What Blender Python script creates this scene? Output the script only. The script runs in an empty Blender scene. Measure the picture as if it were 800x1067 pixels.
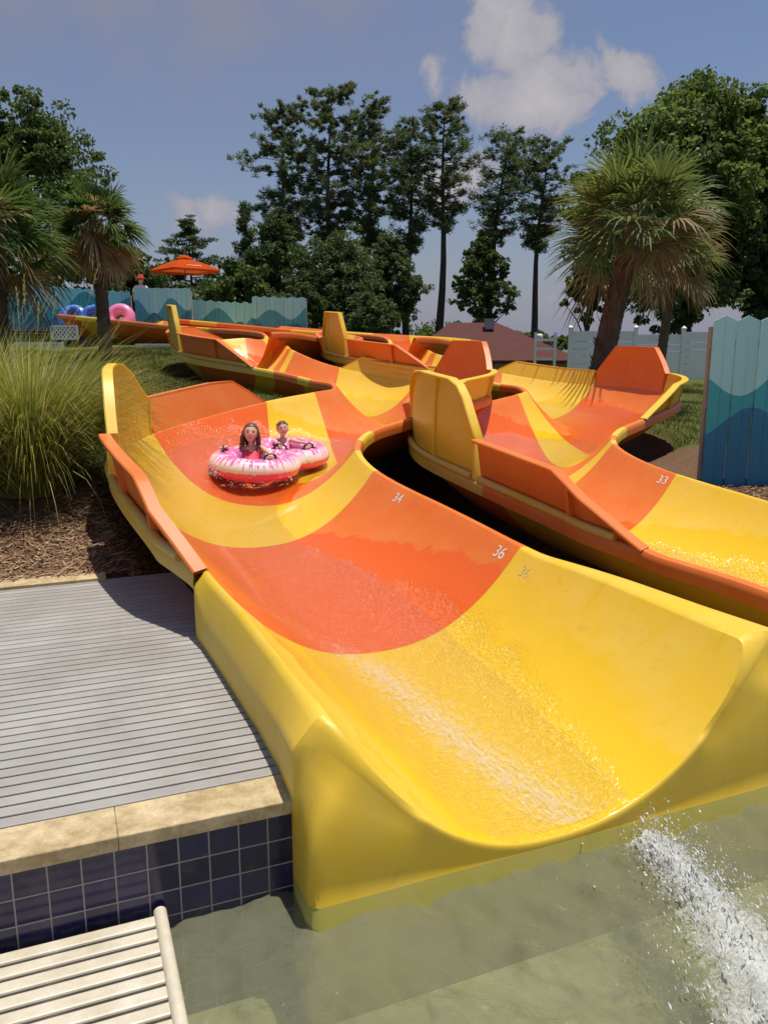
import bpy, bmesh, math, random
import numpy as np
from mathutils import Vector, Matrix
random.seed(7); RNG = np.random.default_rng(11)
SC = bpy.context.scene; COL = SC.collection
R_ = math.radians
FLEN, FTAB = (28.783, """
0.700 3.008 0.121 -0.311 2.589 0.766 1.746 3.440 0.777
0.590 3.275 0.122 -0.429 2.858 0.768 1.636 3.702 0.776
0.482 3.541 0.125 -0.549 3.134 0.772 1.531 3.955 0.776
0.380 3.807 0.127 -0.668 3.414 0.776 1.433 4.203 0.774
0.283 4.072 0.127 -0.781 3.693 0.778 1.341 4.450 0.769
0.192 4.335 0.124 -0.889 3.962 0.777 1.252 4.700 0.757
0.104 4.593 0.119 -0.992 4.212 0.773 1.161 4.960 0.739
0.015 4.844 0.115 -1.090 4.438 0.771 1.064 5.231 0.722
-0.079 5.089 0.135 -1.182 4.642 0.793 0.957 5.510 0.733
-0.181 5.326 0.158 -1.272 4.830 0.820 0.838 5.790 0.752
-0.292 5.557 0.182 -1.366 5.014 0.848 0.709 6.063 0.776
-0.411 5.782 0.207 -1.468 5.203 0.878 0.575 6.321 0.803
-0.536 6.004 0.232 -1.582 5.404 0.908 0.441 6.564 0.830
-0.665 6.224 0.256 -1.706 5.622 0.938 0.312 6.789 0.855
-0.792 6.445 0.281 -1.836 5.858 0.969 0.192 6.999 0.881
-0.915 6.669 0.305 -1.968 6.114 0.999 0.085 7.196 0.906
-1.030 6.896 0.329 -2.098 6.388 1.026 -0.007 7.383 0.932
-1.133 7.128 0.353 -2.219 6.679 1.047 -0.084 7.561 0.958
-1.223 7.364 0.375 -2.325 6.986 1.062 -0.145 7.734 0.984
-1.297 7.605 0.398 -2.413 7.307 1.073 -0.191 7.900 1.010
-1.353 7.850 0.421 -2.480 7.643 1.087 -0.224 8.056 1.036
-1.387 8.096 0.445 -2.522 7.997 1.106 -0.243 8.196 1.062
-1.396 8.342 0.470 -2.531 8.369 1.129 -0.250 8.315 1.086
-1.375 8.585 0.496 -2.495 8.755 1.155 -0.247 8.414 1.111
-1.323 8.822 0.523 -2.405 9.144 1.185 -0.233 8.498 1.136
-1.237 9.049 0.552 -2.261 9.516 1.220 -0.208 8.580 1.161
-1.121 9.265 0.583 -2.073 9.854 1.264 -0.163 8.672 1.186
-0.978 9.468 0.615 -1.861 10.148 1.312 -0.090 8.784 1.211
-0.817 9.660 0.646 -1.647 10.396 1.357 0.018 8.920 1.237
-0.644 9.845 0.675 -1.447 10.605 1.392 0.162 9.084 1.264
-0.468 10.029 0.702 -1.272 10.782 1.419 0.334 9.278 1.295
-0.297 10.216 0.728 -1.127 10.937 1.439 0.526 9.502 1.327
-0.135 10.412 0.752 -1.007 11.077 1.454 0.723 9.758 1.357
0.012 10.620 0.773 -0.907 11.211 1.468 0.913 10.041 1.381
0.140 10.840 0.791 -0.823 11.341 1.477 1.086 10.348 1.398
0.246 11.071 0.806 -0.755 11.470 1.481 1.233 10.679 1.411
0.327 11.310 0.820 -0.706 11.596 1.486 1.348 11.028 1.422
0.380 11.554 0.836 -0.677 11.714 1.493 1.427 11.395 1.434
0.401 11.798 0.853 -0.669 11.820 1.505 1.463 11.776 1.446
0.390 12.039 0.871 -0.678 11.912 1.520 1.452 12.165 1.458
0.345 12.274 0.888 -0.699 11.995 1.535 1.385 12.552 1.469
0.266 12.500 0.906 -0.733 12.074 1.549 1.263 12.925 1.480
0.156 12.715 0.921 -0.781 12.156 1.558 1.090 13.272 1.489
0.018 12.917 0.934 -0.849 12.243 1.564 0.879 13.586 1.495
-0.145 13.103 0.949 -0.938 12.337 1.571 0.642 13.863 1.503
-0.327 13.274 0.968 -1.051 12.436 1.585 0.390 14.103 1.519
-0.523 13.430 0.994 -1.186 12.539 1.611 0.133 14.311 1.548
-0.728 13.572 1.025 -1.343 12.647 1.644 -0.119 14.489 1.585
-0.937 13.705 1.054 -1.519 12.759 1.678 -0.360 14.644 1.623
-1.148 13.831 1.083 -1.713 12.875 1.711 -0.587 14.781 1.663
-1.357 13.953 1.111 -1.922 13.000 1.741 -0.794 14.904 1.701
-1.563 14.077 1.140 -2.146 13.138 1.771 -0.979 15.017 1.742
-1.762 14.205 1.169 -2.384 13.295 1.801 -1.137 15.121 1.783
-1.954 14.343 1.197 -2.631 13.481 1.831 -1.268 15.217 1.823
-2.134 14.496 1.224 -2.879 13.700 1.861 -1.375 15.308 1.857
-2.301 14.669 1.250 -3.116 13.955 1.891 -1.465 15.401 1.889
-2.454 14.862 1.275 -3.330 14.240 1.921 -1.549 15.506 1.918
-2.593 15.078 1.299 -3.516 14.545 1.949 -1.632 15.634 1.947
-2.716 15.316 1.323 -3.672 14.863 1.974 -1.714 15.790 1.975
-2.825 15.570 1.344 -3.801 15.187 1.994 -1.794 15.975 2.000
-2.921 15.838 1.365 -3.909 15.513 2.014 -1.870 16.184 2.024
-3.004 16.112 1.387 -4.000 15.838 2.034 -1.938 16.405 2.053
-3.071 16.384 1.413 -4.080 16.162 2.060 -1.993 16.622 2.089
-3.121 16.645 1.444 -4.149 16.489 2.091 -2.030 16.809 2.136
-3.146 16.881 1.477 -4.195 16.831 2.124 -2.045 16.933 2.189
-3.142 17.082 1.509 -4.194 17.214 2.157 -2.049 16.945 2.239
-3.101 17.243 1.537 -4.085 17.660 2.185 -2.088 16.813 2.279
-3.022 17.365 1.564 -3.821 18.086 2.212 -2.206 16.628 2.315
-2.905 17.459 1.588 -3.514 18.355 2.236 -2.289 16.552 2.345
-2.756 17.545 1.607 -3.292 18.492 2.256 -2.217 16.592 2.365
-2.583 17.642 1.619 -3.153 18.573 2.267 -2.013 16.710 2.367
-2.397 17.765 1.618 -3.056 18.637 2.264 -1.739 16.897 2.339
-2.210 17.924 1.609 -2.974 18.704 2.252 -1.450 17.150 2.291
-2.034 18.120 1.600 -2.898 18.787 2.240 -1.179 17.460 2.245
-1.882 18.349 1.599 -2.829 18.886 2.236 -0.945 17.817 2.219
-1.762 18.601 1.611 -2.773 18.996 2.244 -0.762 18.210 2.222
-1.679 18.868 1.629 -2.734 19.108 2.258 -0.636 18.630 2.241
-1.639 19.140 1.650 -2.714 19.215 2.277 -0.574 19.065 2.269
-1.641 19.409 1.672 -2.713 19.310 2.297 -0.579 19.506 2.297
-1.687 19.667 1.694 -2.730 19.390 2.321 -0.653 19.941 2.322
-1.774 19.908 1.719 -2.759 19.458 2.348 -0.795 20.354 2.352
-1.897 20.127 1.744 -2.802 19.523 2.376 -0.998 20.729 2.381
-2.053 20.325 1.767 -2.865 19.593 2.402 -1.244 21.053 2.407
-2.234 20.501 1.787 -2.956 19.676 2.424 -1.514 21.323 2.427
-2.434 20.659 1.806 -3.082 19.771 2.443 -1.787 21.544 2.444
-2.647 20.803 1.823 -3.242 19.875 2.461 -2.052 21.728 2.458
-2.868 20.937 1.840 -3.430 19.987 2.477 -2.305 21.886 2.473
-3.093 21.067 1.857 -3.637 20.104 2.493 -2.548 22.029 2.488
-3.320 21.193 1.874 -3.856 20.225 2.506 -2.784 22.161 2.503
-3.548 21.319 1.890 -4.081 20.348 2.519 -3.015 22.289 2.517
-3.776 21.444 1.906 -4.309 20.473 2.532 -3.243 22.415 2.533
-4.004 21.569 1.923 -4.538 20.598 2.547 -3.471 22.540 2.549
-4.232 21.695 1.940 -4.767 20.724 2.562 -3.697 22.665 2.566
-4.460 21.820 1.958 -4.996 20.850 2.578 -3.924 22.790 2.584
-4.687 21.946 1.977 -5.224 20.976 2.596 -4.151 22.915 2.602
-4.914 22.072 1.997 -5.451 21.102 2.616 -4.377 23.041 2.621
-5.141 22.197 2.017 -5.678 21.228 2.639 -4.604 23.166 2.642
-5.367 22.323 2.039 -5.904 21.354 2.663 -4.830 23.291 2.664
-5.594 22.448 2.060 -6.131 21.479 2.688 -5.057 23.417 2.685
-5.820 22.574 2.081 -6.357 21.605 2.711 -5.283 23.542 2.706
-6.046 22.699 2.102 -6.584 21.731 2.734 -5.509 23.667 2.727
-6.272 22.825 2.122 -6.810 21.857 2.756 -5.735 23.792 2.747
-6.498 22.951 2.143 -7.037 21.983 2.778 -5.960 23.917 2.768
-6.724 23.076 2.163 -7.263 22.110 2.799 -6.185 24.043 2.788
-6.950 23.202 2.183 -7.489 22.236 2.821 -6.410 24.169 2.808
-7.175 23.328 2.203 -7.715 22.362 2.842 -6.636 24.294 2.829
-7.401 23.454 2.223 -7.940 22.488 2.863 -6.862 24.420 2.849
-7.626 23.580 2.243 -8.164 22.613 2.884 -7.088 24.546 2.869
-7.851 23.705 2.263 -8.388 22.738 2.905 -7.314 24.672 2.889
-8.077 23.830 2.283 -8.612 22.863 2.925 -7.540 24.798 2.908
-8.302 23.955 2.303 -8.837 22.988 2.945 -7.766 24.923 2.928
-8.527 24.079 2.322 -9.062 23.113 2.965 -7.992 25.047 2.948
""")
FT = np.array([[float(a) for a in l.split()] for l in FTAB.strip().split('\n')])
FS = np.linspace(0, FLEN, len(FT))
PITCH = 0.20298
OFFB = np.array([2.906, 0.860, -0.087])

# ---------------------------------------------------------------- helpers
def link(o, parent=None):
    COL.objects.link(o)
    if parent is not None: o.parent = parent
    return o
def tag(o, label=None, cat=None, group=None, kind=None):
    if label: o['label'] = label
    if cat: o['category'] = cat
    if group: o['group'] = group
    if kind: o['kind'] = kind
    return o
def empty(name, loc=(0, 0, 0), rz=0.0):
    o = bpy.data.objects.new(name, None); o.empty_display_size = .2
    o.location = loc; o.rotation_euler = (0, 0, rz); return link(o)
class MB:
    """collects shapes into one mesh"""
    def __init__(s): s.v = []; s.f = []; s.m = []
    def add(s, vs, fs, mi=0):
        b = len(s.v); s.v.extend([tuple(map(float, p)) for p in vs])
        s.f.extend([tuple(b + i for i in f) for f in fs]); s.m.extend([mi] * len(fs))
    def box(s, c, d, rz=0.0, mi=0, tilt=None):
        x, y, z = [a / 2 for a in d]
        vs = [Vector((sx * x, sy * y, sz * z)) for sx in (-1, 1) for sy in (-1, 1) for sz in (-1, 1)]
        M = Matrix.Rotation(rz, 3, 'Z')
        if tilt is not None: M = M @ tilt
        vs = [M @ p + Vector(c) for p in vs]
        s.add(vs, [(0, 1, 3, 2), (4, 6, 7, 5), (0, 4, 5, 1), (2, 3, 7, 6), (0, 2, 6, 4), (1, 5, 7, 3)], mi)
    def tube(s, pts, rad, n=8, mi=0, cap=True):
        pts = [Vector(p) for p in pts]
        if not hasattr(rad, '__len__'): rad = [rad] * len(pts)
        rings = []; prev = None
        for i, p in enumerate(pts):
            t = (pts[min(i + 1, len(pts) - 1)] - pts[max(i - 1, 0)]).normalized()
            if prev is None:
                a = t.cross(Vector((0, 0, 1)) if abs(t.z) < .9 else Vector((1, 0, 0))).normalized()
            else:
                a = (prev - t * prev.dot(t)).normalized()
            prev = a; b = t.cross(a)
            rings.append([p + (a * math.cos(k * 2 * math.pi / n) + b * math.sin(k * 2 * math.pi / n)) * rad[i] for k in range(n)])
        vs = [q for r in rings for q in r]; fs = []
        for i in range(len(pts) - 1):
            for k in range(n):
                k2 = (k + 1) % n
                fs.append((i * n + k, i * n + k2, (i + 1) * n + k2, (i + 1) * n + k))
        if cap:
            fs.append(tuple(range(n - 1, -1, -1))); fs.append(tuple((len(pts) - 1) * n + k for k in range(n)))
        s.add(vs, fs, mi)
    def lathe(s, prof, c=(0, 0, 0), n=24, mi=0, wob=None):
        vs = []; fs = []
        for i, (r, z) in enumerate(prof):
            for k in range(n):
                a = k * 2 * math.pi / n; rr = r * (wob(a, i) if wob else 1)
                vs.append((c[0] + rr * math.cos(a), c[1] + rr * math.sin(a), c[2] + z))
        for i in range(len(prof) - 1):
            for k in range(n):
                k2 = (k + 1) % n; fs.append((i * n + k, i * n + k2, (i + 1) * n + k2, (i + 1) * n + k))
        s.add(vs, fs, mi)
    def build(s, name, mats, parent=None, smooth=False, angle=None):
        me = bpy.data.meshes.new(name); me.from_pydata(s.v, [], s.f)
        mats = mats if isinstance(mats, (list, tuple)) else [mats]
        for m in mats: me.materials.append(m)
        if len(mats) > 1: me.polygons.foreach_set('material_index', s.m)
        if smooth or angle:
            me.polygons.foreach_set('use_smooth', [True] * len(me.polygons))
            if angle: me.set_sharp_from_angle(angle=R_(angle))
        me.update()
        return link(bpy.data.objects.new(name, me), parent)
def np_mesh(name, V, F, mats, parent=None, smooth=False, attrs=None, mi=None, angle=None):
    """V (n,3) array, F (m,k) array of equal-size faces"""
    V = np.asarray(V, np.float32); F = np.asarray(F, np.int32); k = F.shape[1]
    me = bpy.data.meshes.new(name)
    me.vertices.add(len(V)); me.vertices.foreach_set('co', V.ravel())
    me.loops.add(F.size); me.loops.foreach_set('vertex_index', F.ravel())
    me.polygons.add(len(F)); me.polygons.foreach_set('loop_start', np.arange(0, F.size, k, dtype=np.int32))
    me.polygons.foreach_set('loop_total', np.full(len(F), k, np.int32))
    for m in (mats if isinstance(mats, (list, tuple)) else [mats]): me.materials.append(m)
    if mi is not None: me.polygons.foreach_set('material_index', np.asarray(mi, np.int32))
    me.update(calc_edges=True)
    for nm, a in (attrs or {}).items():
        at = me.attributes.new(nm, 'FLOAT', 'POINT'); at.data.foreach_set('value', np.asarray(a, np.float32).ravel())
    if smooth or angle:
        me.polygons.foreach_set('use_smooth', [True] * len(F))
        if angle: me.set_sharp_from_angle(angle=R_(angle))
    return link(bpy.data.objects.new(name, me), parent)
def grid_faces(n, m):
    i, j = np.meshgrid(np.arange(n - 1), np.arange(m - 1), indexing='ij'); a = (i * m + j).ravel()
    return np.stack([a, a + m, a + m + 1, a + 1], 1)

# ---------------------------------------------------------------- materials
class NT:
    def __init__(s, name):
        s.mat = bpy.data.materials.new(name); s.mat.use_nodes = True; s.t = s.mat.node_tree; s.t.nodes.clear()
        s.out = s.n('ShaderNodeOutputMaterial')
    def n(s, ty, **kw):
        nd = s.t.nodes.new(ty)
        for k, v in kw.items():
            if k.startswith('_'): setattr(nd, k[1:], v)
            else: s.set(nd, k.replace('__', ' '), v)
        return nd
    def set(s, nd, key, v):
        i = nd.inputs[int(key[1:])] if key[0] == 'i' and key[1:].isdigit() else nd.inputs[key]
        if isinstance(v, bpy.types.NodeSocket): s.t.links.new(v, i)
        elif isinstance(v, bpy.types.Node): s.t.links.new(v.outputs[0], i)
        else:
            if hasattr(i.default_value, '__len__') and len(i.default_value) == 4 and len(v) == 3: v = (*v, 1)
            i.default_value = v
    def math(s, op, a, b=None, c=None, clamp=False):
        nd = s.t.nodes.new('ShaderNodeMath'); nd.operation = op; nd.use_clamp = clamp
        for k, x in enumerate((a, b, c)):
            if x is not None: s.set(nd, 'i%d' % k, x)
        return nd.outputs[0]
    def mix(s, f, a, b, blend='MIX'):
        nd = s.t.nodes.new('ShaderNodeMix'); nd.data_type = 'RGBA'; nd.blend_type = blend
        s.set(nd, 'i0', f); s.set(nd, 'i6', a); s.set(nd, 'i7', b); return nd.outputs[2]
    def ramp(s, f, stops, interp='LINEAR'):
        nd = s.t.nodes.new('ShaderNodeValToRGB'); nd.color_ramp.interpolation = interp
        el = nd.color_ramp.elements
        while len(el) < len(stops): el.new(.5)
        for e, (p, c) in zip(el, stops):
            e.position = p; e.color = (*c, 1) if hasattr(c, '__len__') else (c, c, c, 1)
        s.set(nd, 'i0', f); return nd.outputs[0]
    def noise(s, scale, detail=4, rough=.55, vec=None, dist=0.):
        nd = s.n('ShaderNodeTexNoise', Scale=float(scale), Detail=float(detail), Roughness=rough, Distortion=dist)
        if vec is not None: s.set(nd, 'Vector', vec)
        return nd.outputs[0]
    def coord(s, which='Object'): return s.n('ShaderNodeTexCoord').outputs[which]
    def mapping(s, vec, scale=(1, 1, 1), rot=(0, 0, 0), loc=(0, 0, 0)):
        return s.n('ShaderNodeMapping', Vector=vec, Scale=scale, Rotation=rot, Location=loc).outputs[0]
    def attr(s, name): return s.n('ShaderNodeAttribute', _attribute_name=name).outputs['Fac']
    def bump(s, h, strength=.3, dist=.01, normal=None):
        nd = s.n('ShaderNodeBump', Strength=strength, Distance=dist, Height=h)
        if normal is not None: s.set(nd, 'Normal', normal)
        return nd.outputs[0]
    def bsdf(s, **kw):
        b = s.n('ShaderNodeBsdfPrincipled', **kw); return b
    def done(s, sh):
        s.t.links.new(sh.outputs[0] if isinstance(sh, bpy.types.Node) else sh, s.out.inputs[0]); return s.mat
def plain(name, col, rough=.6, var=.15, scale=8., bump=.15, metal=0., spec=.5):
    t = NT(name); c = t.coord()
    n = t.noise(scale, 6, .6, c); n2 = t.noise(scale * 9, 3, .6, c)
    a = tuple(x * (1 - var) for x in col); b = tuple(min(1, x * (1 + var)) for x in col)
    base = t.mix(n, a, b)
    return t.done(t.bsdf(Base__Color=base, Roughness=t.math('MULTIPLY_ADD', n2, .2, rough - .1), Metallic=metal,
                         Normal=t.bump(n2, bump, .004), **{'Specular__IOR__Level': spec}))
def gelcoat(name, wet, dry, pale):
    """glossy fibreglass: saturated where the water runs, chalky and sun-bleached where it stays dry"""
    t = NT(name); c = t.coord()
    n = t.noise(3., 4, .6, c); nf = t.noise(60., 3, .6, c); ns = t.noise(11., 5, .65, c, .6)
    d = t.math('MULTIPLY_ADD', t.math('SUBTRACT', t.noise(3.2, 2, .5, c, .4), .5), .36, t.attr('wet'))
    w = t.math('MULTIPLY', t.math('ADD', d, .015), 28., clamp=True)
    chalk = t.math('MULTIPLY', t.ramp(n, [(.35, 0.), (.7, 1.)]), .55)
    dcol = t.mix(chalk, dry, pale)
    dcol = t.mix(t.math('MULTIPLY', t.ramp(ns, [(.55, 0.), (.75, 1.)]), .24), dcol, tuple(x * .5 for x in dry))
    wcol = t.mix(t.math('MULTIPLY', t.ramp(ns, [(.3, 0.), (.8, 1.)]), .2), wet, tuple(x * .86 for x in wet))
    col = t.mix(w, dcol, wcol)
    rough = t.math('MULTIPLY_ADD', t.math('SUBTRACT', 1., w), .26, .13)
    rough = t.math('MULTIPLY_ADD', nf, .1, rough)
    b1 = t.bump(t.math('ADD', nf, t.math('MULTIPLY', n, .6)), .05, .004)
    col = t.mix(t.math('MULTIPLY', t.attr('seam'), .45), col, tuple(x * .35 for x in dry))
    fl_ = t.math('MULTIPLY', t.math('ADD', d, -.10), 5., clamp=True)
    rp = t.n('ShaderNodeBump', Strength=t.math('MULTIPLY', fl_, .6), Distance=.035, Height=t.noise(26., 4, .6, c, 1.8), Normal=b1); b1 = rp.outputs[0]
    return t.done(t.bsdf(Base__Color=col, Roughness=rough, Normal=b1, Coat__Weight=t.math('MULTIPLY', w, .35), Coat__Roughness=.08))
YEL = gelcoat('yellow_gelcoat', (.82, .52, .010), (.80, .51, .025), (.80, .55, .10))
ORA = gelcoat('orange_gelcoat', (.78, .128, .006), (.74, .165, .018), (.74, .24, .06))
YSK = gelcoat('weathered_yellow_gelcoat', (.80, .47, .012), (.70, .43, .05), (.70, .48, .17))
WHITE = plain('white_vinyl', (.78, .78, .76), .45, .08)
DARKMETAL = plain('dark_steel', (.05, .05, .05), .5)
BLACKP = plain('black_plastic', (.02, .02, .022), .45)
# ---------------------------------------------------------------- flume geometry
def fl(s):
    """centre, left rim, right rim at arc length s (array)"""
    s = np.clip(np.asarray(s, float), 0, FLEN)
    x = s / FLEN * (len(FT) - 1); i = np.clip(x.astype(int), 0, len(FT) - 2); f = (x - i)[..., None]
    g = lambda k: FT[np.clip(k, 0, len(FT) - 1)]
    q = .5 * (2 * g(i) + (g(i + 1) - g(i - 1)) * f + (2 * g(i - 1) - 5 * g(i) + 4 * g(i + 1) - g(i + 2)) * f ** 2 + (3 * g(i) - g(i - 1) - 3 * g(i + 1) + g(i + 2)) * f ** 3)
    return q[..., :3], q[..., 3:6], q[..., 6:9]
def lerp1(s, xs, ys): return np.interp(s, xs, ys)
PW = 2.35
def rims(s):
    """inner rim edges: the rolled flange sits on the table's rim line, so the bowl starts a little inside it"""
    c, l, r = fl(s); s = np.asarray(s)
    ol = l - c; ol[..., 2] = 0; ol /= np.linalg.norm(ol, axis=-1, keepdims=True)
    orr = r - c; orr[..., 2] = 0; orr /= np.linalg.norm(orr, axis=-1, keepdims=True)
    wl = lerp1(s, [0, .6, 1.6, 2.0, 2.6], [.20, .17, .13, .12, .0])       # left flange of the exit is broad
    wr = lerp1(s, [0, .6, 5.5, 7.5], [.07, .07, .07, .0])
    l = l - ol * wl[..., None]; r = r - orr * wr[..., None]
    l[..., 2] -= lerp1(s, [0, .25, .7, 1.2, 1.7], [.06, .03, .01, 0, 0])   # wall sinks toward the lip
    rr = .26; k = np.clip((rr - s) / rr, 0, 1)
    l[..., 2] -= .0 * (1 - np.sqrt(1 - np.minimum(k, .999) ** 2))
    k = np.clip((.28 - s) / .28, 0, 1); r[..., 2] -= .0 * (1 - np.sqrt(1 - np.minimum(k, .999) ** 2))
    return c, l, r, ol, orr, wl, wr
def inner(s, u):
    c, l, r, *_ = rims(s); u = np.asarray(u)
    e = np.where((u < 0)[..., None], l, r); a = np.abs(u)[..., None]
    p = c + (e - c) * a
    # the rim drop near the lip only rounds the corner off
    p[..., 2] = c[..., 2] + (e - c)[..., 2] * a[..., 0] ** PW
    return p
WL = ([0, 2, 3.5, 4.6, 6.5, 7.6, 9, 11.5, 13, 14.5, 17, 19, 22, 29], [-.62, -.7, -.8, -1.2, -1.2, -.95, -.4, -.4, -.8, -1.2, -1.2, -.5, -.5, -.7])
WR = ([0, 1.0, 2, 3.2, 4.2, 5.5, 6.5, 7.5, 9, 11.5, 13, 14.5, 17, 19, 22, 29], [.6, .8, .93, .72, .5, .42, .42, .6, .75, .78, .55, .45, .5, .9, .9, .7])
def wetness(s, u): return np.minimum(u - np.interp(s, *WL), np.interp(s, *WR) - u)
LIPU = np.concatenate([[-1 + .004 * k for k in range(3)], np.linspace(-.985, .985, 119), [1 - .004 * k for k in (2, 1, 0)]])
def lip_phi(u):
    u0 = np.where(u < 0, .66, .70); return np.arcsin(np.clip((np.abs(u) - u0) / (1 - u0), 0, 1))
def lip_s(u):
    return np.where(u < 0, .17, .13) * (1 - np.cos(lip_phi(np.asarray(u, float))))
def flange_w(S1, side, skirt=True):
    if side < 0: return np.interp(S1, [0, .2, .4, .7, 1.9, 2.1], [.165, .145, .115, .095, .10, .085] if skirt else [.09] * 6)
    return np.interp(S1, [0, .5, 1.9, 2.2], [.32, .24, .10, .085])
def flange_rows(e, o, w, S1, side, skirted):
    z = np.array([0, 0, 1.]); w_ = np.asarray(w)[..., None]; S1 = np.asarray(S1, float)
    if side < 0 and skirted:      # the exit's left wall: small roll, steep sloped band, then the upright skirt
        dr = np.interp(S1, [0, .4, .8, 1.7, 2.0], [.07, .13, .2, .2, .06])[..., None]
        sm = np.interp(S1, [0, .3], [0, 1])[..., None]; return [e + o * w_ * .18 + z * .010 * sm, e + o * w_ * .34 + z * (.014 * sm - .012), e + o * w_ * .5 - z * .022, e + o * w_ * .88 - z * dr * .92, e + o * w_ - z * (dr + .02)]
    return [e + o * w_ * .16 + z * .014, e + o * w_ * .5 + z * .016, e + o * w_ * .80 + z * .008, e + o * w_ * .95 - z * .012, e + o * w_ - z * .04]
def flume_section(root, off, a, b, mat, over_l=None, over_r=None, exit_end=False, skirt=True):
    """one coloured length of trough, from joint a=(sL,sR) down-stream to joint b up-stream"""
    n = max(4, int(max(b[0] - a[0], b[1] - a[1]) / .07)); nu = 41
    T = np.linspace(0, 1, n + 1) ** (1.0)
    if exit_end: T = np.concatenate([np.linspace(0, .12, 12)[:-1], np.linspace(.12, 1, n)])
    T = np.sort(np.concatenate([T, [.0035 / max(.2, b[0] - a[0]), .0036 / max(.2, b[0] - a[0]), 1 - .0035 / max(.2, b[0] - a[0])]])); n = len(T)
    u0 = np.linspace(-1, 1, nu); u0 = np.sign(u0) * np.abs(u0) ** .85
    if exit_end: u0 = LIPU; nu = len(u0)
    U, TT = np.meshgrid(u0, T)
    h = (U + 1) / 2
    s_a = lip_s(U) if exit_end else 0 * U
    Sg = (a[0] + s_a + (b[0] - a[0] - s_a) * TT) * (1 - h) + (a[1] + s_a + (b[1] - a[1] - s_a) * TT) * h
    P = inner(Sg, U)                                         # n x nu x 3
    wet = wetness(Sg, U)
    def flange(side):
        S1 = Sg[:, 0] if side < 0 else Sg[:, -1]
        c, l, r, ol, orr, wl, wr = rims(S1)
        e, o = (l, ol) if side < 0 else (r, orr)
        w = flange_w(S1, side, skirt)
        z = np.array([0, 0, 1.])
        w_ = w[:, None]
        if side < 0:      # bull-nosed top, then a skirt that runs to the water on the exit length
            low = np.interp(S1, [0, 1.95, 2.0], [1, 1, 0])
        else: low = np.interp(S1, [0, 1.95, 2.0], [1, 1, 0])
        drop = (.10 + 0 * S1)
        zb = 0
        rows = flange_rows(e, o, w, S1, side, exit_end and skirt)
        w_ = w[:, None]; q = e + o * w_ - z * drop[:, None]
        if exit_end and skirt:
            kk = np.clip((.08 - S1) / .08, 0, 1) ; inn = 0 * kk
            for j in range(5): rows[j] = rows[j] - o * (inn * (0, .2, .5, .9, 1)[j])[:, None]
            q = e + o * (w - inn)[:, None]; q[:, 2] = -.45
            rows.append(q); rows.append(q - o * .03)
        else:
            rows.append(q); rows.append(q - o * .012)
        rows.append(rows[-1] * [1, 1, 0] + z * (e[:, 2:3] - .03) if not (exit_end and skirt) else e + o * (w_ - .03) * .6 - z * .05)
        return rows
    fr = flange(1); fL = flange(-1)
    # outside of the shell
    uo = np.linspace(.985, -.985, 27); Uo, T2 = np.meshgrid(uo, T); ho = (Uo + 1) / 2
    s_b = lip_s(Uo) + .02 if exit_end else 0 * Uo
    So = (a[0] + s_b + (b[0] - a[0] - s_b) * T2) * (1 - ho) + (a[1] + s_b + (b[1] - a[1] - s_b) * T2) * ho
    PO = inner(So, Uo); c_, l_, r_, ol_, or_, *_ = rims(So)
    outd = np.where((Uo < 0)[..., None], ol_, or_) * (np.abs(Uo) ** 3)[..., None]
    PO = PO + outd * .022; PO[..., 2] -= .022
    loops = [P] + [x[:, None] for x in fr] + [PO] + [x[:, None] for x in reversed(fL)]
    A = np.concatenate(loops, 1); m = A.shape[1]
    W = np.full(A.shape[:2], -1.0); W[:, :nu] = wet
    SE = np.zeros(A.shape[:2]); SE[0] = 1 if not exit_end else 0; SE[-1] = 1
    i, j = np.meshgrid(np.arange(n - 1), np.arange(m), indexing='ij'); j2 = (j + 1) % m
    F = np.stack([i * m + j, (i + 1) * m + j, (i + 1) * m + j2, i * m + j2], -1).reshape(-1, 4)[:, ::-1]
    jj = j.ravel(); mi = np.zeros(len(F), int)
    nf = len(fr)
    if over_r is not None: mi[(jj >= nu + 3) & (jj <= nu + nf)] = 1
    if over_l is not None: mi[jj >= m - nf + (0 if exit_end else 0)] = 1
    if over_l is not None: mi[(jj >= m - 4) ] = 1
    mats = [mat] + [x for x in (over_l or over_r,) if x]
    o = np_mesh('flume_section', (A + off).reshape(-1, 3), F, mats, root, attrs={'wet': W, 'seam': SE}, mi=mi if len(mats) > 1 else None, angle=38)
    return o
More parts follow.
